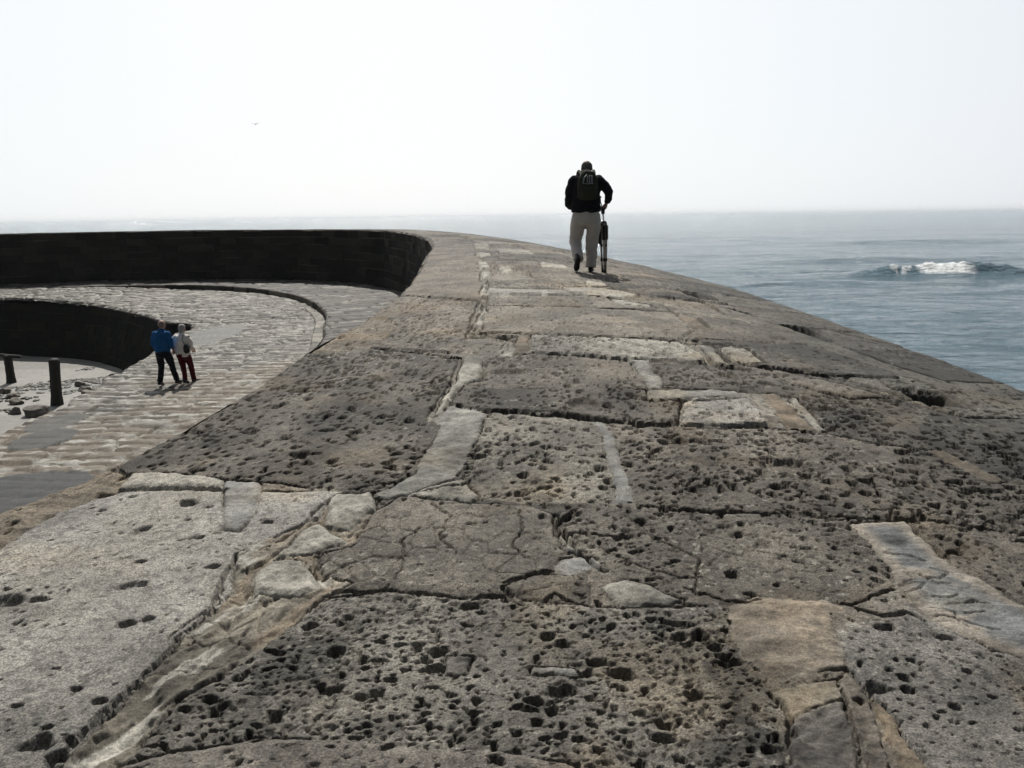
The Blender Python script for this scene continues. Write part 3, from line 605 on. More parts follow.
# walkway (between harbour edge and kerb)
X, Y, Sd, Tt = ribbon(EDGE, KERB, 1100, 150, 0, 0)
H, c, idv = flagged(X, Y, Sd, Tt, 0, (.80, 2.3), 700, (.115, .110, .098), 0, True, '', None, R(-6))
z = -4.42+.10*ss(.2, 1, Tt)*1.0+H+.12*ss(30, 45, Y)+.22*ss(-18, -27, X)
z -= .12*ss(.03, 0, Tt+.02*(fbm(Sd*1.1, Sd*0, 701, 3)-.5))
tanz = ss(24, 18, Y-(X+11)*1.3)*ss(.30, .6, fbm(X*.5, Y*.5, 702, 3)+.12)
c = c*(1-.6*tanz[..., None])+np.array([.18, .145, .105])*.6*tanz[..., None]
lich_or_glint = ss(.53, .66, fbm(X*2.6, Y*7.5, 705, 5)); c = c*(1-lich_or_glint[..., None])+np.array([.34, .335, .31])*lich_or_glint[..., None]  # pale streaks: sun glints of the wet paving, painted into its colour
for (cx, cy, rx, ry, col) in [(-11.6, 31.2, 1.0, 3.0, (.14, .14, .135)), (-9.7, 16.4, .55, .9, (.065, .066, .063)), (-8.2, 12.9, 1.35, 1.15, (.050, .052, .053)), (-10.2, 17.8, .5, .9, (.078, .076, .070))]:
    r_ = np.hypot((X-cx)/rx, (Y-cy)/ry)+.25*(fbm(X*2, Y*2, 703, 3)-.5)
    q = ss(1.02, .96, r_); c = c*(1-q[..., None])+np.array(col)*(.85+.3*fbm(X*4, Y*4, 704, 3))[..., None]*(.75+.5*fbm(X*1.3, Y*2.3, 706, 4))[..., None]*q[..., None]; z = z*(1-q)+(z-.75*H)*q+.006*q
rag = ss(.10, 0, Tt)*.55*(fbm(Sd*.9, Sd*0, 707, 4)-.5); X = X+rag; Y = Y-rag*.6
quay = mesh_np('walkway', np.stack([X, Y, z], -1).reshape(-1, 3), grid_faces(*X.shape, True), M['quay'], None, True, np.clip(c, .03, .7).reshape(-1, 3)); tag(quay, kind='structure')
# terrace (between kerb and wall)
X, Y, Sd, Tt = ribbon(KERB, INN, 1000, 90, 0, 0)
H, c, idv = flagged(X, Y, Sd, Tt, 0, (.45, 1.5), 720, (.062, .057, .050), 0, True, '', None, R(25))
z = -3.93+.08*Tt+H
z -= .06*ss(.03, 0, Tt)
lich_or_glint = ss(.60, .72, fbm(X*1.2, Y*2.5, 725, 4)); c = c*(1-lich_or_glint[..., None])+np.array([.20, .19, .17])*lich_or_glint[..., None]
ter = mesh_np('terrace', np.stack([X, Y, z], -1).reshape(-1, 3), grid_faces(*X.shape, True), M['quay'], None, True, np.clip(c, .03, .7).reshape(-1, 3)); tag(ter, kind='structure')
kerb_pts = np.array([v[:] for v in catmull([(*p, 0) for p in KERB], 24)])[:, :2]
kb = wall_strip('kerb', kerb_pts, np.full(len(kerb_pts), -3.94), np.full(len(kerb_pts), -4.5), .05, M['wallstone'], None, 740, (.075, .07, .06), .6, 1.3, .08, 1, 24); tag(kb, kind='structure')
# pale gutter course at the foot of the kerb
KB2 = [(x-.42*1.0, y-.18) for x, y in KERB]
X, Y, Sd, Tt = ribbon(KB2, KERB, 900, 16, 0, 0)
H, c, idv = flagged(X, Y, Sd, Tt, 0, (.8, .8), 760, (.17, .158, .135), 0, True, '', None)
z = -4.20+.6*H-.10*ss(.12, 0, Tt)
gut = mesh_np('kerb_footing', np.stack([X, Y, z], -1).reshape(-1, 3), grid_faces(*X.shape, True), M['quay'], None, True, np.clip(c, .03, .7).reshape(-1, 3)); tag(gut, kind='structure')
edge_pts = np.array([v[:] for v in catmull([(*p, 0) for p in EDGE], 24)])[:, :2]
hw = wall_strip('harbour_wall', edge_pts, np.where(edge_pts[:, 1] > 30, -4.40, -4.55), np.full(len(edge_pts), -7.4), .9, M['wallstone'], None, 780, (.010, .0095, .007), .45, 1.0, .08, 1, 60)
tag(hw, 'dark weed-stained stone face dropping from the walkway to the harbour sand', 'harbour wall')

# ---------------------------------------------------------------- harbour sand
xs = np.r_[np.linspace(-90, -32, 60), np.linspace(-31.9, -9, 420)]; ys = np.r_[np.linspace(-30, 14, 50), np.linspace(14.1, 52, 520)]
X, Y = np.meshgrid(xs, ys); z = -7.0+.06*(fbm(X*.25, Y*.25, 800, 4)-.5)+.012*(fbm(X*5, Y*5, 801, 3)-.5)-.10*ss(-16, -26, X)
wet = ss(.45, .6, fbm(X*.22, Y*.5, 802, 4))
c = np.array([.20, .195, .18])*(1-.22*wet[..., None])*(.9+.2*fbm(X*3, Y*3, 803, 3)[..., None])
M['sand'] = stone_mat('harbour_sand', .6, .25, .4)
sand = mesh_np('sand', np.stack([X, Y, z], -1).reshape(-1, 3), grid_faces(*X.shape), M['sand'], None, True, c.reshape(-1, 3)); tag(sand, kind='structure')

# ---------------------------------------------------------------- sea
SEA_Z = -7.45
ang = np.concatenate([np.linspace(-180, -46, 60, endpoint=False), np.linspace(-46, 50, 1250), np.linspace(50, 180, 60)[1:]])
r = [6.0, 14, 24]; q = 30.0
while q < 16000:
    r.append(q); q += max(.10, min(.36*q*q/6100, q*.03))
r = np.array(r+[16000, 30000])
A, Rr = np.meshgrid(np.radians(ang), r); X = np.sin(A)*Rr; Y = np.cos(A)*Rr
step = np.maximum(.12, np.minimum(.36*Rr*Rr/6100, Rr*.03))
zw = np.zeros_like(X)
def warp(u, v, s): return fbm(u, v, s, 2)
for (lam, amp, sd, el) in [(16, .30, 1, 3.2), (7, .16, 2, 2.6), (3.2, .17, 3, 3.0), (1.6, .10, 4, 2.6), (.7, .028, 5, 1.5)]:
    ca, sa = math.cos(.12*sd-.2), math.sin(.12*sd-.2)
    u = (X*ca+Y*sa)/(lam*el); v = (-X*sa+Y*ca)/lam
    n_ = vnoise(u+.7*vnoise(u*2, v*.7, 860+sd), v+.5*vnoise(u*1.5+9, v*.8, 850+sd), 840+sd)
    zw += amp*(1-np.abs(2*n_-1))*ss(lam*.9, lam*.25, step)-amp*.5
# long low swells
for (y0, x0, x1, hgt, wid) in [(97, 28, 200, .35, 2.6), (122, 20, 130, .35, 3), (150, 90, 260, .5, 3), (85, 12, 60, .25, 1.6), (190, 60, 300, .4, 4), (104, 10, 45, .35, 2)]:
    yy = y0+4*(fbm(X*.02, X*0, 870, 3)-.5)*2+.05*(X-60)
    zw += hgt*np.exp(-((Y-yy)/wid)**2)*ss(x0, x0+18, X)*ss(x1, x1-25, X)*(.4+1.2*vnoise(X*.09, Y*0, int(y0)))
# the breaking crest
cy = 95.5+.9*np.sin(X*.16)+.6*(fbm(X*.25, X*0, 880, 3)-.5)
cr = ss(38, 45.5, X)*ss(63, 55, X); dY = Y-cy
prof = np.where(dY < 0, np.exp(-(dY/.75)**2), np.exp(-(dY/2.6)**2))
zw += cr*prof*(.80+.35*(fbm(X*.9, X*0, 881, 3)-.5)*2)
zs = SEA_Z+zw
foamv = ss(.35, .8, prof*cr)*ss(-1.6, -.2, dY)*ss(1.0, .2, dY)
fx = fbm(X*1.8, Y*1.8, 882, 4)
foam_mask = np.clip(ss(47.0, 48.2, X)*ss(54.2, 52.6, X)*ss(-1.9, -1.0, dY+.5*fx)*ss(1.4, .4, dY)*ss(.15, .35, fx)+.75*ss(43.8, 44.6, X)*ss(48.5, 47.5, X)*ss(-1.8, -.8, dY)*ss(.9, .2, dY)*ss(.52, .60, fx), 0, 1)
zs += foam_mask*.22*fbm(X*3, Y*3, 883, 3)
m, t, p = newmat('sea_water')
at = N(t, 'ShaderNodeAttribute', attribute_name='worn')
mx = N(t, 'ShaderNodeMix', data_type='RGBA'); t.links.new(at.outputs['Fac'], mx.inputs[0])
mx.inputs[6].default_value = (.095, .170, .215, 1); mx.inputs[7].default_value = (.90, .92, .92, 1); t.links.new(mx.outputs[2], p.inputs['Base Color'])
mr = N(t, 'ShaderNodeMapRange'); t.links.new(at.outputs['Fac'], mr.inputs[0]); mr.inputs[3].default_value = .12; mr.inputs[4].default_value = .8
t.links.new(mr.outputs[0], p.inputs['Roughness']); p.inputs['IOR'].default_value = 1.33
tc = N(t, 'ShaderNodeTexCoord'); mp = N(t, 'ShaderNodeMapping'); t.links.new(tc.outputs['Object'], mp.inputs[0]); mp.inputs['Scale'].default_value = (.45, 1, 1)
n1 = noise_node(t, .55, 6, .62, vec=mp.outputs[0]); n2 = noise_node(t, 2.6, 6, .65, vec=mp.outputs[0]); n3 = noise_node(t, .12, 4, .6, vec=mp.outputs[0])
b = bump(t, p, n1.outputs[0], 1.0, 1.6); b = bump(t, p, n2.outputs[0], 1.0, .38, b); bump(t, p, n3.outputs[0], .9, 3.0, b)
M['water'] = m
nr, nc = X.shape
Vs = np.stack([X, Y, zs], -1).reshape(-1, 3); F4 = grid_faces(nr, nc, False)
fm = foam_mask.ravel(); wave_id = ((X > 40) & (X < 60) & (np.abs(dY) < 5)).ravel()
isw = wave_id[F4].all(axis=1)
sea = mesh_np('sea', Vs, F4[~isw][:, ::-1], M['water'], None, True, None, fm); tag(sea, kind='structure')
vi, inv = np.unique(F4[isw][:, ::-1], return_inverse=True)
wv = mesh_np('breaking_wave', Vs[vi], inv.reshape(-1, 4), M['water'], sea, True, None, fm[vi]); wv['label'] = 'small breaking wave with a white foam crest'
# ---------------------------------------------------------------- posts and rubble in the harbour
M['wood'] = simple_mat('wet_black_timber', (.022, .020, .017), .75, .4, 12, .8, 30)
M['weed'] = simple_mat('dark_seaweed', (.030, .028, .016), .6, .4, 10, .6, 30)
M['rock'] = simple_mat('harbour_rock', (.12, .105, .085), .75, .45, 5, .8, 20)
def post_mesh(h, r, lean, seed, collar=0):
    # uneven, split timber
    bm = bmesh.new(); n = 40; rings = []
    prof = [(-.4, 1.25), (0, 1.22), (.12, 1.08), (.2, 1.03), (.3, 1.0), (.42, .98), (.52, 1.0), (.6, .95), (.7, .98), (.82, .95), (.9, 1.0), (.95, .98), (.985, .75), (1.0, .4)]
    rg = random.Random(seed)
    for k, (q, rr) in enumerate(prof):
        zc = q*h; ring = []
        for i in range(n):
            a = 2*math.pi*i/n; wob = 1+.07*math.sin(a*3+seed+k*.25)+.05*math.sin(a*11+seed)+rg.uniform(-.035, .035)
            ring.append(bm.verts.new((r*rr*wob*math.cos(a)+lean*zc, r*rr*wob*math.sin(a), zc)))
        rings.append(ring)
    for a, b in zip(rings, rings[1:]):
        for i in range(n): bm.faces.new((a[i], a[(i+1) % n], b[(i+1) % n], b[i]))
    bm.faces.new(rings[-1])
    return bm
p1 = empty('mooring_post', (-17.62, 31.0, -7.0)); bm_obj('shaft', post_mesh(1.82, .19, .045, 3), M['wood'], p1)
tag(p1, 'thick dark timber post with rounded top, nearer the walkway edge', 'post', 'timber posts in the harbour sand')
p2 = empty('mooring_post', (-22.25, 35.8, -7.05)); bm_obj('shaft', post_mesh(1.25, .17, -.03, 9), M['wood'], p2)
tag(p2, 'shorter dark timber post with a flat crossbar, at the left edge of the photo', 'post', 'timber posts in the harbour sand')
bm = bmesh.new(); bmesh.ops.create_cube(bm, size=1, matrix=Matrix.Translation((.08, 0, 1.20)) @ Matrix.Rotation(R(6), 4, 'Y') @ Matrix.Diagonal((.95, .16, .12, 1)))
bmesh.ops.bevel(bm, geom=bm.edges[:], offset=.025, segments=2, affect='EDGES'); bm_obj('crossbar', bm, M['wood'], p2)
def rock_mesh(seed, sx, sy, sz):
    bm = bmesh.new(); bmesh.ops.create_icosphere(bm, subdivisions=3, radius=1)
    rg = np.random.RandomState(seed); pl = [(Vector(rg.randn(3)).normalized(), rg.uniform(.55, .9)) for _ in range(14)]
    from mathutils import noise as mn
    for v in bm.verts:
        for n_, d in pl:
            k = v.co.dot(n_)
            if k > d: v.co -= n_*(k-d)
        v.co *= 1+.12*mn.noise(v.co*2+Vector((seed, 0, 0)))
        v.co.x *= sx; v.co.y *= sy; v.co.z *= sz
    return bm
# rubble at the foot of the walkway wall: (x, y, size, tall)
rg = random.Random(12)
ROCKS = [(-15.9,31.6,.75,.42),(-15.1,33.2,.8,.45),(-14.7,31.0,.6,.4),(-16.6,33.6,.42,.3),(-17.1,32.3,.38,.28),(-16.4,35.0,.35,.25),(-17.6,35.2,.4,.25),(-18.6,34.6,.34,.2),
 (-15.4,35.2,.55,.35),(-14.9,37.0,.7,.45),(-16.2,30.0,.62,.35),(-17.4,29.2,.6,.33),(-18.4,29.6,.35,.22),(-19.3,34.0,.3,.18),(-17.9,33.6,.3,.2),(-16.9,36.6,.45,.25),
 (-18.0,36.5,.35,.2),(-14.4,34.8,.5,.4),(-16.0,32.8,.45,.3),(-19.4,31.4,.42,.2),(-20.2,32.4,.3,.16),(-21.2,33.6,.3,.15)]
for k, (x, y, s_, hh) in enumerate(ROCKS):
    o = bm_obj('rock', rock_mesh(k+3, s_, s_*rg.uniform(.6, .9), hh), M['rock'], None, False)
    o.location = (x, y, -7.0+hh*.25); o.rotation_euler = (0, 0, rg.uniform(0, 3))
    lab_ = {0: 'large rock nearest the walkway edge, beside the thick post', 1: 'biggest rock at the upper end of the rubble by the walkway', 10: 'flat rock just right of the thick timber post',
            11: 'dark rock half hidden by the walkway edge left of the thick post', 5: 'squarish rock farthest up the rubble towards the couple'}.get(k, 'small loose rock among seaweed on the harbour sand')
    tag(o, lab_, 'rock', 'rocks at the foot of the walkway wall')
# seaweed scattered over the sand
bm = bmesh.new()
for (cx, cy, ln, n_) in [(-20.3, 34.6, 3.0, 110), (-21.5, 31.8, 2.8, 110), (-23.5, 33.4, 1.5, 35), (-18.5, 35.8, 2.2, 110), (-17.0, 34.2, 1.6, 90), (-19.5, 30, 1.2, 40), (-20.5, 38.8, .8, 12)]:
    for k in range(n_):
        x = cx+rg.gauss(0, ln*.45); y = cy+rg.gauss(0, ln*.18)+(x-cx)*.35; s_ = rg.uniform(.04, .16)
        if x > -15.5: continue
        bmesh.ops.create_icosphere(bm, subdivisions=1, radius=1, matrix=Matrix.Translation((x, y, -7.0-.10*float(ss(-16, -26, x)))) @ Matrix.Rotation(rg.uniform(0, 3), 4, 'Z') @ Matrix.Diagonal((s_*1.6, s_, s_*.5, 1)))
for v in bm.verts: v.co += Vector((rg.uniform(-.03, .03), rg.uniform(-.03, .03), rg.uniform(-.01, .02)))
sw = bm_obj('seaweed', bm, M['weed'], None, False); tag(sw, 'dark scattered seaweed clumps on the pale harbour sand', 'seaweed', kind='stuff')

# ---------------------------------------------------------------- people
def loft(bm, rings, n=20, caps=True):
    """rings: (centre, rx, ry, optional direction) -> tube; oriented by the path"""
    cs = [Vector(r_[0]) for r_ in rings]; out = []; up = None
    for i, r_ in enumerate(rings):
        d = (cs[min(i+1, len(cs)-1)]-cs[max(i-1, 0)]).normalized() if len(r_) < 4 else Vector(r_[3]).normalized()
        xa = Vector((1, 0, 0)); xa = (xa-d*xa.dot(d))
        if xa.length < .3: xa = Vector((0, 1, 0)); xa = xa-d*xa.dot(d)
        xa.normalize()
        if up is not None and xa.dot(up) < 0: xa = -xa
        up = xa; ya = d.cross(xa)
        out.append([bm.verts.new(cs[i]+xa*(r_[1]*math.cos(2*math.pi*k/n))+ya*(r_[2]*math.sin(2*math.pi*k/n))) for k in range(n)])
    for a, b in zip(out, out[1:]):
        for k in range(n): bm.faces.new((a[k], a[(k+1) % n], b[(k+1) % n], b[k]))
    if caps:
        for ring, c_ in ((out[0], cs[0]), (out[-1], cs[-1])):
            v = bm.verts.new(c_)
            for k in range(n): bm.faces.new((ring[k], ring[(k+1) % n], v))
def ball(bm, c, r_, s=(1, 1, 1), rot=None):
    m_ = Matrix.Translation(c) @ (rot or Matrix.Identity(4)) @ Matrix.Diagonal((r_*s[0], r_*s[1], r_*s[2], 1))
    bmesh.ops.create_uvsphere(bm, u_segments=20, v_segments=14, radius=1, matrix=m_)
def fuse(name, bm, mat, parent, voxel=.008, smooth=4, wrinkle=0, wscale=9, seed=0):
    """join overlapping volumes into one continuous skin"""
    bmesh.ops.recalc_face_normals(bm, faces=bm.faces[:])
    me = bpy.data.meshes.new(name); bm.to_mesh(me); bm.free()
    o = bpy.data.objects.new(name, me); C.objects.link(o)
    r_ = o.modifiers.new('r', 'REMESH'); r_.mode = 'VOXEL'; r_.voxel_size = voxel
    s_ = o.modifiers.new('s', 'SMOOTH'); s_.factor = .5; s_.iterations = smooth
    dg = bpy.context.evaluated_depsgraph_get(); nm = bpy.data.meshes.new_from_object(o.evaluated_get(dg))
    o.modifiers.clear(); o.data = nm; nm.name = name
    if wrinkle:
        from mathutils import noise as mn
        n = len(nm.vertices); nor = [v.normal.copy() for v in nm.vertices]
        for v, nn in zip(nm.vertices, nor):
            p = v.co*wscale+Vector((seed*3.1, 0, 0)); q = Vector((p.x*.7, p.y*.7, p.z*1.5+1.2*mn.noise(p*.5)))
            v.co += nn*wrinkle*(mn.noise(q)+.5*mn.noise(q*2.1))
    for p in nm.polygons: p.use_smooth = True
    nm.materials.clear(); nm.materials.append(mat); o.parent = parent
    return o
def hand(bm, wrist, dirn, palm_n, side, curl=.5):
    """palm, four bent fingers of unequal length and a thumb leaving the side of the palm"""
    w_ = Vector(wrist); d = Vector(dirn).normalized(); n = Vector(palm_n); n = (n-d*n.dot(d)).normalized(); s = d.cross(n)*side
    pc = w_+d*.05
    loft(bm, [(w_-d*.02, .026, .02, d), (w_+d*.015, .030, .017, d), (w_+d*.055, .040, .015, d), (w_+d*.088, .041, .014, d)], 14)
    for k, (o_, ln) in enumerate([(-.030, .070), (-.010, .082), (.010, .077), (.029, .062)]):
        p = w_+d*.080+s*o_; a = 0; pts = [(p, .0095, .0095)]; dd = d.copy()
        for seg, fr in enumerate((.42, .33, .25)):
            a += curl*(.5 if seg == 0 else .85)
            dd = d*math.cos(a)+n*math.sin(a); p = p+dd*ln*fr; pts.append((p.copy(), .0092-.0009*seg, .0092-.0009*seg))
        loft(bm, pts, 8)
        ball(bm, p, .0078)
    p = w_+d*.025-s*.030; t1 = (d*.65-s*.65+n*.35).normalized(); t2 = (d*.9-s*.1+n*.5).normalized()
    loft(bm, [(p, .012, .012), (p+t1*.035, .011, .011), (p+t1*.035+t2*.03, .0095, .0095), (p+t1*.035+t2*.052, .007, .007)], 8)
def head_into(bm, c, tilt, yaw=0):
    """head facing +Y with brow, nose, mouth, chin and ears"""
    Rm = Matrix.Translation(c) @ Matrix.Rotation(yaw, 4, 'Z') @ Matrix.Rotation(-tilt, 4, 'X') @ Matrix.Scale(1.06, 4)
    def b(p, r_, s): ball(bm, (0, 0, 0), 1, (1, 1, 1)) if False else bmesh.ops.create_uvsphere(bm, u_segments=20, v_segments=14, radius=1, matrix=Rm @ Matrix.Translation(p) @ Matrix.Diagonal((s[0]*r_, s[1]*r_, s[2]*r_, 1)))
    b((0, -.005, .035), 1, (.077, .098, .088)); b((0, .022, -.035), 1, (.060, .070, .075)); b((0, .055, -.085), 1, (.030, .028, .025))
    b((0, .098, -.018), 1, (.013, .020, .026)); b((0, .086, -.055), 1, (.024, .010, .007)); b((0, .082, .018), 1, (.052, .016, .012))
    for s in (-1, 1):
        b((s*.031, .083, .0), 1, (.014, .010, .009)); b((s*.078, -.004, -.008), 1, (.010, .020, .032)); b((s*.045, .06, -.03), 1, (.022, .025, .022))
    return Rm
skin = simple_mat('skin', (.34, .20, .15), .6, .12, 20)
def cloth(name, col, var=.12): return simple_mat(name, col, .9, var, 14, .25, 220, .15)
def shoe(bm, heel, yaw, pitch, L=.285):
    Rm = Matrix.Translation(heel) @ Matrix.Rotation(yaw, 4, 'Z') @ Matrix.Rotation(pitch, 4, 'X')
    def P_(x, y, z_): return Rm @ Vector((x, y, z_))
    d = Rm.to_3x3() @ Vector((0, 1, 0))
    loft(bm, [(P_(0, -.03, .045), .030, .036, d), (P_(0, .0, .045), .038, .046, d), (P_(0, .07, .045), .040, .050, d), (P_(0, .14, .036), .046, .038, d), (P_(0, .20, .030), .048, .031, d), (P_(0, .245, .026), .036, .024, d), (P_(0, .262, .024), .02, .014, d)], 16)
    loft(bm, [(P_(0, .02, .06), .040, .044), (P_(0, .018, .12), .042, .046)], 14)
    loft(bm, [(P_(0, -.035, .010), .030, .012, d), (P_(0, .10, .010), .042, .013, d), (P_(0, .20, .010), .050, .013, d), (P_(0, .265, .012), .022, .010, d)], 12)
def person(loc, rz, spec):
    root = empty('person', loc, rz); tag(root, spec['label'], 'person', spec.get('group'))
    J = spec['J']
    # one continuous body: head, neck, trunk, arms with hands, legs, feet
    bm = bmesh.new(); head_into(bm, J['head'], spec['tilt'], spec.get('yaw', 0))
    n0 = Vector(J['neck']); hd = Vector(J['head'])
    loft(bm, [(n0-Vector((0, 0, .05)), .065, .06), (n0+Vector((0, 0, .03)), .058, .058), (hd+Vector((0, -.01, -.04)), .056, .06)])
    pv = Vector(J['hip']); ch = Vector(J['chest'])
    loft(bm, [(pv-Vector((0, 0, .06)), .14, .10), (pv+Vector((0, 0, .08)), .155, .11), (pv.lerp(ch, .5), .145, .11), (ch, .165, .115), (n0-Vector((0, 0, .06)), .12, .08), (n0, .06, .055)])
    for sd in ('L', 'R'):
        s_, e_, w_ = (Vector(J[k+sd]) for k in ('sh', 'el', 'wr'))
        loft(bm, [(s_, .055, .055), (s_.lerp(e_, .5), .048, .048), (e_, .040, .040), (e_.lerp(w_, .35), .040, .040), (w_, .027, .024)])
        ball(bm, s_, .06)
        hand(bm, w_, spec['hand'+sd][0], spec['hand'+sd][1], 1 if sd == 'R' else -1, spec['hand'+sd][2])
        h_, k_, a_ = (Vector(J[k+sd]) for k in ('th', 'kn', 'an'))
        loft(bm, [(h_+Vector((0, 0, .04)), .085, .09), (h_.lerp(k_, .4), .075, .080), (k_, .052, .055), (k_.lerp(a_, .35), .052, .055), (a_, .034, .038)])
        ball(bm, a_, .04)
    fuse('body', bm, skin, root, .006, 2)
    return root
def ground_z(x, y):
    a = np.interp(y, SS, [q[1][0] for q in ST]); b = np.interp(y, SS, [q[2][0] for q in ST]); t = (x-a)/(b-a)
    return float(profile(t, np.interp(y, SS, [q[4-1] for q in ST]), np.interp(y, SS, [q[4] for q in ST]), np.interp(y, SS, [q[5] for q in ST])))
def sleeve_trunk(rings, arms, voxel, name, mat, root, wr, seed, sm=5):
    bm = bmesh.new(); loft(bm, rings, 28)
    for a in arms: loft(bm, a, 18); ball(bm, a[0][0], a[0][1])
    return fuse(name, bm, mat, root, voxel, sm, wr, 8, seed)
# ---- the walker on the wall
MX, MY = 1.27, 13.95
def top_at(x, y): return float(TOPZ.ravel()[np.argmin((TOPX.ravel()-x)**2+(TOPY.ravel()-y)**2)])
gz = top_at(MX+.08, MY)
sp = dict(label='man in black jacket and beige trousers walking away along the wall top', tilt=.75,
 J=dict(head=(.015, .18, 1.615), neck=(.01, .05, 1.50), chest=(0, .04, 1.32), hip=(0, 0, .95),
  shL=(-.19, .05, 1.43), elL=(-.275, .03, 1.15), wrL=(-.235, .19, 1.02), shR=(.19, .05, 1.43), elR=(.365, .0, 1.235), wrR=(.33, .14, 1.075),
  thL=(-.11, 0, .90), knL=(-.155, .07, .49), anL=(-.115, -.20, .20), thR=(.105, 0, .90), knR=(.10, .07, .49), anR=(.075, .03, .085)),
 handL=((.75, .5, -.25), (.3, -.8, -.3), .9), handR=((-.35, .25, -.75), (-.55, -.2, .1), 1.5))
man = person((MX, MY, gz), R(-3), sp); man.scale = (1.05,)*3
J = sp['J']; V3 = Vector
black = cloth('black_jacket_cloth', (.012, .012, .015)); beige = cloth('beige_trouser_cloth', (.52, .48, .44), .06)
sleeve_trunk([((0, 0, .94), .235, .155), ((0, 0, 1.00), .245, .165), ((0, .01, 1.12), .225, .16), ((0, .03, 1.28), .225, .165), ((0, .045, 1.40), .225, .155), ((.0, .05, 1.475), .205, .125), ((.005, .055, 1.53), .13, .095), ((.01, .07, 1.575), .075, .078)],
 [[(J['shL'], .088, .088), ((-.25, .04, 1.29), .080, .080), (J['elL'], .070, .072), ((-.265, .10, 1.07), .064, .064), ((-.24, .17, 1.02), .052, .052)],
  [(J['shR'], .088, .088), ((.29, .02, 1.34), .080, .080), (J['elR'], .074, .074), ((.355, .06, 1.16), .064, .064), ((.335, .12, 1.095), .050, .050)]], .010, 'jacket', black, man, .018, 1)
bm = bmesh.new()
loft(bm, [((0, 0, 1.0), .17, .12), ((0, -.005, .92), .215, .150), ((0, -.01, .83), .22, .155), ((0, 0, .76), .19, .13)], 26)
loft(bm, [((-.105, 0, .90), .115, .135), ((-.130, .02, .70), .118, .125), ((-.165, .05, .50), .100, .102), ((-.145, -.08, .34), .088, .092), ((-.115, -.20, .20), .080, .09)], 20)
loft(bm, [((.110, 0, .90), .115, .135), ((.122, .02, .70), .118, .125), ((.105, .05, .50), .102, .102), ((.090, .03, .28), .092, .092), ((.078, .0, .07), .084, .098)], 20)
fuse('trousers', bm, beige, man, .010, 4, .013, 7, 2)
def hair_cap(Rm, mat, parent, full, name='hair'):
    bm = bmesh.new()
    def b(p, s): bmesh.ops.create_uvsphere(bm, u_segments=20, v_segments=14, radius=1, matrix=Rm @ Matrix.Translation(p) @ Matrix.Diagonal((*s, 1)))
    b((0, -.035, .012), (.083, .080, .068))
    if full: b((0, -.012, .050), (.084, .102, .084)); b((0, -.045, -.030), (.076, .060, .055))
    for s_ in (-1, 1): b((s_*.060, -.022, .0), (.024, .045, .045))
    return fuse(name, bm, mat, parent, .006, 2, .004, 40, 5)
def head_m(sp_): return Matrix.Translation(sp_['J']['head']) @ Matrix.Rotation(sp_.get('yaw', 0), 4, 'Z') @ Matrix.Rotation(-sp_['tilt'], 4, 'X') @ Matrix.Scale(1.07, 4)
grey = cloth('grey_hair', (.14, .12, .105), .3); hair_cap(head_m(sp), grey, man, False)
shoe_m = simple_mat('dark_shoe_leather', (.014, .012, .012), .6, .3, 20)
bm = bmesh.new(); shoe(bm, (.075, -.02, .0), R(-6), 0); fuse('shoe', bm, shoe_m, man, .007, 2)
bm = bmesh.new(); shoe(bm, (-.125, -.300, .215), R(10), R(-50), .3); fuse('shoe', bm, shoe_m, man, .007, 2)
# backpack, a thing he wears
pk = empty('backpack', (MX, MY, gz), R(-3)); pk.scale = (1.05,)*3; tag(pk, 'small dark olive backpack with pale webbing on the back of the man in black', 'backpack')
olive = cloth('olive_nylon', (.035, .038, .028)); web = cloth('pale_webbing', (.24, .25, .24)); 
bm = bmesh.new()
loft(bm, [((.02, -.135, 1.15), .135, .055), ((.02, -.165, 1.19), .160, .085), ((.02, -.165, 1.32), .165, .085), ((.02, -.140, 1.45), .150, .075), ((.02, -.105, 1.54), .105, .055), ((.02, -.085, 1.57), .06, .03)], 26)
fuse('pack', bm, olive, pk, .009, 3, .008, 10, 7)
bm = bmesh.new(); loft(bm, [((.02, -.215, 1.175), .10, .035), ((.02, -.235, 1.22), .115, .04), ((.02, -.235, 1.30), .11, .038), ((.02, -.215, 1.335), .095, .03)], 20); fuse('front_pocket', bm, olive, pk, .008, 2, .005, 12, 8)
bm = bmesh.new()
for x0, x1, a_, b_ in [(-.055, -.035, 1.38, 1.475), (-.03, .0, 1.475, 1.505), (.01, .015, 1.385, 1.49), (.045, .045, 1.375, 1.50), (.08, .08, 1.38, 1.495)]:
    loft(bm, [((x0, -.245+.0*a_, a_), .009, .004), (((x0+x1)/2, -.228, (a_+b_)/2), .010, .004), ((x1, -.203, b_), .009, .004)], 8)
loft(bm, [((-.06, -.243, 1.376), .006, .006), ((.02, -.262, 1.366), .007, .006), ((.10, -.243, 1.376), .006, .006)], 8)
bm_obj('webbing', bm, web, pk)
for s_ in (-1, 1):
    bm = bmesh.new(); loft(bm, [((s_*.09+.02, -.12, 1.50), .022, .008), ((s_*.115, -.02, 1.585), .022, .008), ((s_*.13, .09, 1.55), .022, .008), ((s_*.15, .205, 1.40), .022, .008), ((s_*.18, .20, 1.22), .018, .008), ((s_*.235, .02, 1.17), .014, .008), ((s_*.15+.02, -.12, 1.18), .014, .008)], 10); bm_obj('shoulder_strap', bm, olive, pk)
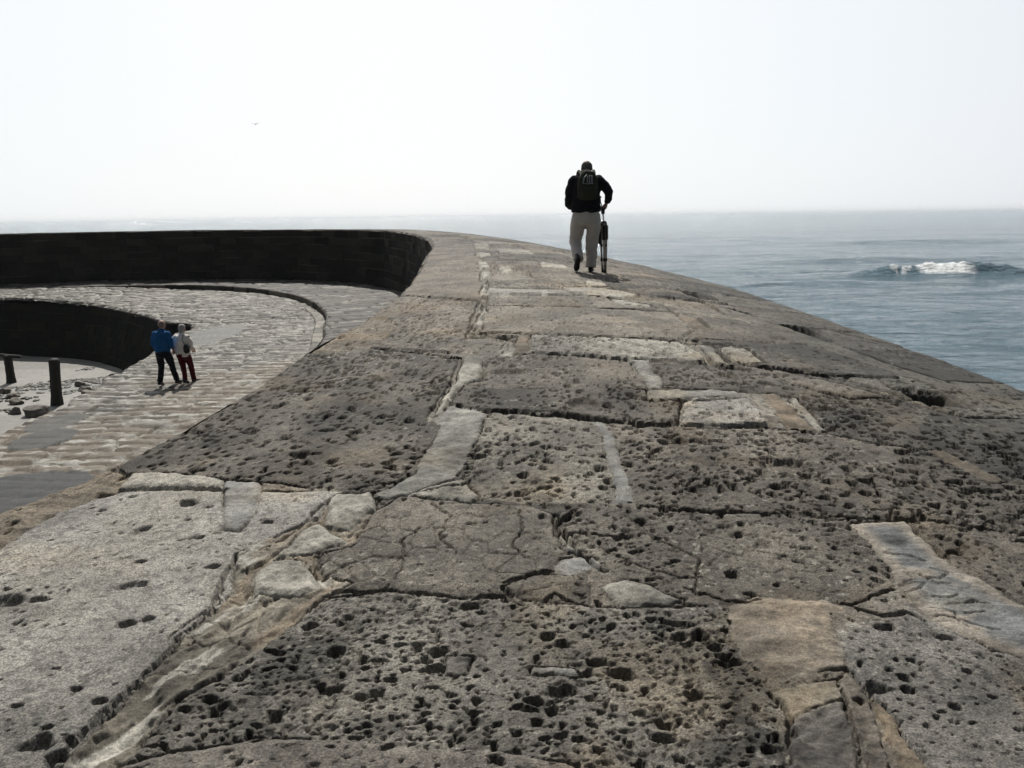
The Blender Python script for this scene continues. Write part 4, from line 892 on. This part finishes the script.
# folded tripod held in the right hand
tp = empty('tripod', (MX+.33, MY+.16, gz)); tp.rotation_euler = (R(3), R(-1.5), 0); tp.location.z = top_at(MX+.33, MY+.16)
tag(tp, 'folded camera tripod standing in the right hand of the man in black jacket', 'tripod')
tm = simple_mat('grey_tripod_metal', (.42, .42, .42), .45, .1, 10, metal=.2); tb = simple_mat('black_tripod_plastic', (.015, .015, .016), .5, .2, 10)
for k in range(3):
    a = 2*math.pi*k/3+.5; ux, uy = math.cos(a), math.sin(a)
    bm = bmesh.new(); loft(bm, [((ux*.044, uy*.044, .84), .022, .022), ((ux*.048, uy*.048, .44), .021, .021)], 14); loft(bm, [((ux*.048, uy*.048, .50), .0185, .0185), ((ux*.042, uy*.042, .20), .0175, .0175)], 12); loft(bm, [((ux*.042, uy*.042, .24), .015, .015), ((ux*.034, uy*.034, .03), .014, .014)], 12)
    lg = bm_obj('leg', bm, tm, tp)
    for z0 in (.44, .20):
        bm = bmesh.new(); loft(bm, [((ux*.044, uy*.044, z0+.05), .021, .021), ((ux*.044, uy*.044, z0), .021, .021)], 12); bm_obj('clamp', bm, tb, lg)
    bm = bmesh.new(); loft(bm, [((ux*.034, uy*.034, .13), .014, .014), ((ux*.033, uy*.033, .02), .017, .017), ((ux*.033, uy*.033, .0), .012, .012)], 12); bm_obj('rubber_foot', bm, tb, lg)
    bm = bmesh.new(); loft(bm, [((ux*.056, uy*.056, .80), .030, .030), ((ux*.056, uy*.056, .56), .028, .028)], 12); bm_obj('foam_grip', bm, tb, lg)
bm = bmesh.new(); loft(bm, [((0, 0, .74), .013, .013), ((-.01, 0, 1.02), .013, .013)], 12); bm_obj('centre_column', bm, tm, tp)
bm = bmesh.new(); loft(bm, [((0, 0, .80), .055, .055), ((0, 0, .84), .058, .055), ((0, 0, .875), .035, .035)], 16); bm_obj('collar', bm, tb, tp)
bm = bmesh.new(); loft(bm, [((-.01, 0, .99), .03, .03), ((-.01, 0, 1.06), .034, .034)], 14); loft(bm, [((-.01, 0, 1.06), .045, .035), ((-.01, 0, 1.10), .045, .035)], 14); loft(bm, [((-.01, 0, 1.07), .010, .010), ((-.045, .02, 1.18), .010, .010), ((-.055, .02, 1.24), .014, .014)], 10); bm_obj('pan_head', bm, tb, tp)
bm = bmesh.new(); loft(bm, [((-.03, -.02, .84), .012, .012), ((-.085, -.03, .80), .010, .010), ((-.10, -.03, .62), .014, .014), ((-.08, -.02, .50), .016, .016)], 10); loft(bm, [((-.06, -.04, .70), .02, .02), ((-.075, -.05, .56), .03, .02), ((-.06, -.04, .48), .012, .012)], 10); bm_obj('carry_strap', bm, tb, tp)

# ---- the couple on the walkway
group = None
QZ = -4.40
sp2 = dict(label='man in bright blue jacket and dark trousers on the walkway below', tilt=.10,
 J=dict(head=(.0, .08, 1.615), neck=(0, .03, 1.46), chest=(0, .01, 1.28), hip=(0, 0, .92),
  shL=(-.19, .02, 1.39), elL=(-.255, .0, 1.10), wrL=(-.215, .13, .90), shR=(.19, .02, 1.39), elR=(.255, .0, 1.10), wrR=(.225, .14, .92),
  thL=(-.10, 0, .88), knL=(-.10, .03, .48), anL=(-.09, -.14, .09), thR=(.10, 0, .88), knR=(.16, .16, .50), anR=(.17, .28, .09)),
 handL=((.15, .25, -.9), (.9, .1, .2), .5), handR=((-.05, .3, -.9), (-.9, .1, .2), .5))
m2 = person((-9.36, 21.75, QZ), R(-8), sp2); J = sp2['J']
blue = cloth('blue_jacket_cloth', (.010, .085, .235), .1); navy = cloth('navy_trouser_cloth', (.010, .012, .018))
sleeve_trunk([((0, 0, .90), .205, .145), ((0, 0, .97), .215, .15), ((0, .0, 1.10), .205, .155), ((0, .0, 1.26), .225, .160), ((0, .01, 1.37), .22, .145), ((0, .02, 1.44), .17, .11), ((0, .025, 1.49), .09, .085), ((0, .03, 1.52), .068, .07)],
 [[(J['shL'], .074, .078), ((-.232, .01, 1.25), .074, .078), (J['elL'], .068, .070), ((-.24, .06, 1.01), .058, .058)],
  [(J['shR'], .074, .078), ((.232, .01, 1.25), .074, .078), (J['elR'], .068, .070), ((.24, .07, 1.01), .058, .058)]], .010, 'jacket', blue, m2, .020, 3)
def legs(rL, rR, hipz, mat, root, seed, w_=1.0):
    bm = bmesh.new()
    loft(bm, [((0, 0, hipz+.10), .165*w_, .125), ((0, -.005, hipz+.02), .190*w_, .145), ((0, -.01, hipz-.07), .188*w_, .14), ((0, 0, hipz-.13), .15*w_, .11)], 24)
    for q in (rL, rR): loft(bm, q, 18)
    return fuse('trousers', bm, mat, root, .010, 4, .011, 7, seed)
legs([((-.10, 0, .88), .105, .12), ((-.105, .02, .68), .098, .105), ((-.10, .03, .48), .080, .082), ((-.095, -.05, .28), .072, .074), ((-.09, -.135, .10), .072, .080)],
     [((.10, 0, .88), .105, .12), ((.13, .08, .68), .098, .105), ((.14, .14, .50), .080, .082), ((.155, .21, .28), .075, .077), ((.17, .275, .09), .075, .084)], .88, navy, m2, 4)
bm = bmesh.new(); shoe(bm, (-.09, -.19, .035), R(4), R(-12)); fuse('shoe', bm, shoe_m, m2, .007, 2)
bm = bmesh.new(); shoe(bm, (.17, .23, .0), R(-12), 0); fuse('shoe', bm, shoe_m, m2, .007, 2)
hair_cap(head_m(sp2), cloth('sandy_grey_hair', (.20, .17, .14), .3), m2, False)
sp3 = dict(label='woman in white jacket and dark red trousers on the walkway below', tilt=.12, yaw=0,
 J=dict(head=(.0, .06, 1.475), neck=(0, .02, 1.33), chest=(0, .0, 1.16), hip=(0, 0, .84),
  shL=(-.17, .01, 1.265), elL=(-.245, .0, .99), wrL=(-.25, .10, .80), shR=(.17, .01, 1.265), elR=(.25, .0, 1.00), wrR=(.22, .17, .90),
  thL=(-.085, 0, .80), knL=(-.04, .03, .45), anL=(.03, -.08, .08), thR=(.09, 0, .80), knR=(.15, .12, .46), anR=(.145, .18, .08)),
 handL=((.0, .25, -.9), (.9, .1, .2), .6), handR=((-.4, .7, -.3), (-.5, .1, -.8), .9))
m3 = person((-8.90, 21.95, QZ), R(-8), sp3); J = sp3['J']
white = cloth('off_white_jacket_cloth', (.75, .72, .68), .06); red = cloth('dark_red_trouser_cloth', (.075, .008, .012), .15)
sleeve_trunk([((0, 0, .74), .185, .145), ((0, 0, .84), .200, .155), ((0, .0, .98), .19, .145), ((0, .0, 1.13), .205, .150), ((0, .01, 1.24), .20, .13), ((0, .015, 1.31), .15, .10), ((0, .02, 1.355), .085, .08), ((0, .025, 1.40), .068, .07)],
 [[(J['shL'], .068, .072), ((-.22, .005, 1.12), .075, .075), (J['elL'], .066, .068), ((-.25, .05, .90), .06, .06), ((-.25, .09, .82), .052, .052)],
  [(J['shR'], .068, .072), ((.22, .005, 1.12), .075, .075), (J['elR'], .066, .068), ((.24, .08, .95), .06, .06), ((.225, .15, .91), .052, .052)]], .010, 'jacket', white, m3, .020, 6)
legs([((-.085, 0, .80), .10, .115), ((-.07, .02, .62), .092, .10), ((-.04, .02, .45), .075, .078), ((-.005, -.02, .26), .066, .068), ((.03, -.075, .09), .064, .070)],
     [((.09, 0, .80), .10, .115), ((.12, .06, .62), .092, .10), ((.13, .11, .46), .075, .078), ((.14, .14, .26), .068, .070), ((.145, .175, .08), .068, .074)], .80, red, m3, 7, .92)
bm = bmesh.new(); shoe(bm, (.03, -.13, .03), R(4), R(-10)); fuse('shoe', bm, shoe_m, m3, .007, 2)
bm = bmesh.new(); shoe(bm, (.145, .13, .0), R(-14), 0); fuse('shoe', bm, shoe_m, m3, .007, 2)
hair_cap(head_m(sp3), cloth('silver_hair', (.34, .33, .32), .25), m3, True)
bg_ = empty('shoulder_bag', (-8.90, 21.95, QZ), R(-8)); tag(bg_, 'black shoulder bag at the right side of the woman in white jacket', 'handbag')
lea = simple_mat('black_bag_leather', (.010, .010, .011), .5, .2, 14)
bm = bmesh.new(); loft(bm, [((.205, -.155, .86), .05, .045), ((.205, -.165, .90), .085, .055), ((.195, -.160, 1.00), .085, .055), ((.175, -.145, 1.07), .055, .04), ((.165, -.14, 1.09), .02, .015)], 20); fuse('pouch', bm, lea, bg_, .007, 2, .006, 14, 3)
bm = bmesh.new(); loft(bm, [((.15, -.145, 1.07), .009, .004), ((.11, -.165, 1.20), .009, .004), ((.095, -.115, 1.315), .009, .004), ((.09, .02, 1.345), .009, .004), ((.11, .12, 1.27), .009, .004), ((.20, .165, 1.08), .009, .004), ((.29, .02, .98), .009, .004), ((.235, -.12, 1.04), .009, .004)], 8); bm_obj('strap', bm, lea, bg_)

# ---- a far gull
bm = bmesh.new()
loft(bm, [((0, -.22, 0), .02, .02, (0, 1, 0)), ((0, -.1, 0), .06, .055, (0, 1, 0)), ((0, .05, .0), .075, .07, (0, 1, 0)), ((0, .17, .02), .045, .045, (0, 1, 0)), ((0, .25, .02), .012, .012, (0, 1, 0))], 12)
for s_ in (-1, 1):
    loft(bm, [((s_*.05, .03, .03), .10, .015, (s_, 0, .3)), ((s_*.28, .05, .13), .085, .010, (s_, 0, .1)), ((s_*.60, -.03, .10), .02, .005, (s_, -.2, -.1))], 8)
gl = bm_obj('gull', bm, simple_mat('gull_feathers', (.25, .25, .25), .8, .2), None); gl.location = (-26.3, 89, 9.5); gl.scale = (.8,)*3
tag(gl, 'tiny lone seabird flying in the pale sky above the harbour wall', 'seabird')

# ---------------------------------------------------------------- sea haze
HZ_TOP = 14.0
bm = bmesh.new(); bmesh.ops.create_cube(bm, size=1, matrix=Matrix.Translation((0, 0, (HZ_TOP-12)/2)) @ Matrix.Diagonal((64000, 64000, HZ_TOP+12, 1)))
m, t, p = newmat('sea_haze'); t.nodes.remove(p)
v = N(t, 'ShaderNodeVolumePrincipled'); v.inputs['Color'].default_value = (.93, .96, 1, 1); v.inputs['Density'].default_value = .00012; v.inputs['Anisotropy'].default_value = .3
t.links.new(v.outputs[0], [n for n in t.nodes if n.type == 'OUTPUT_MATERIAL'][0].inputs['Volume'])
hz = bm_obj('haze', bm, m, None, False); tag(hz, kind='stuff', label='thin pale sea haze over the water', cat='haze')
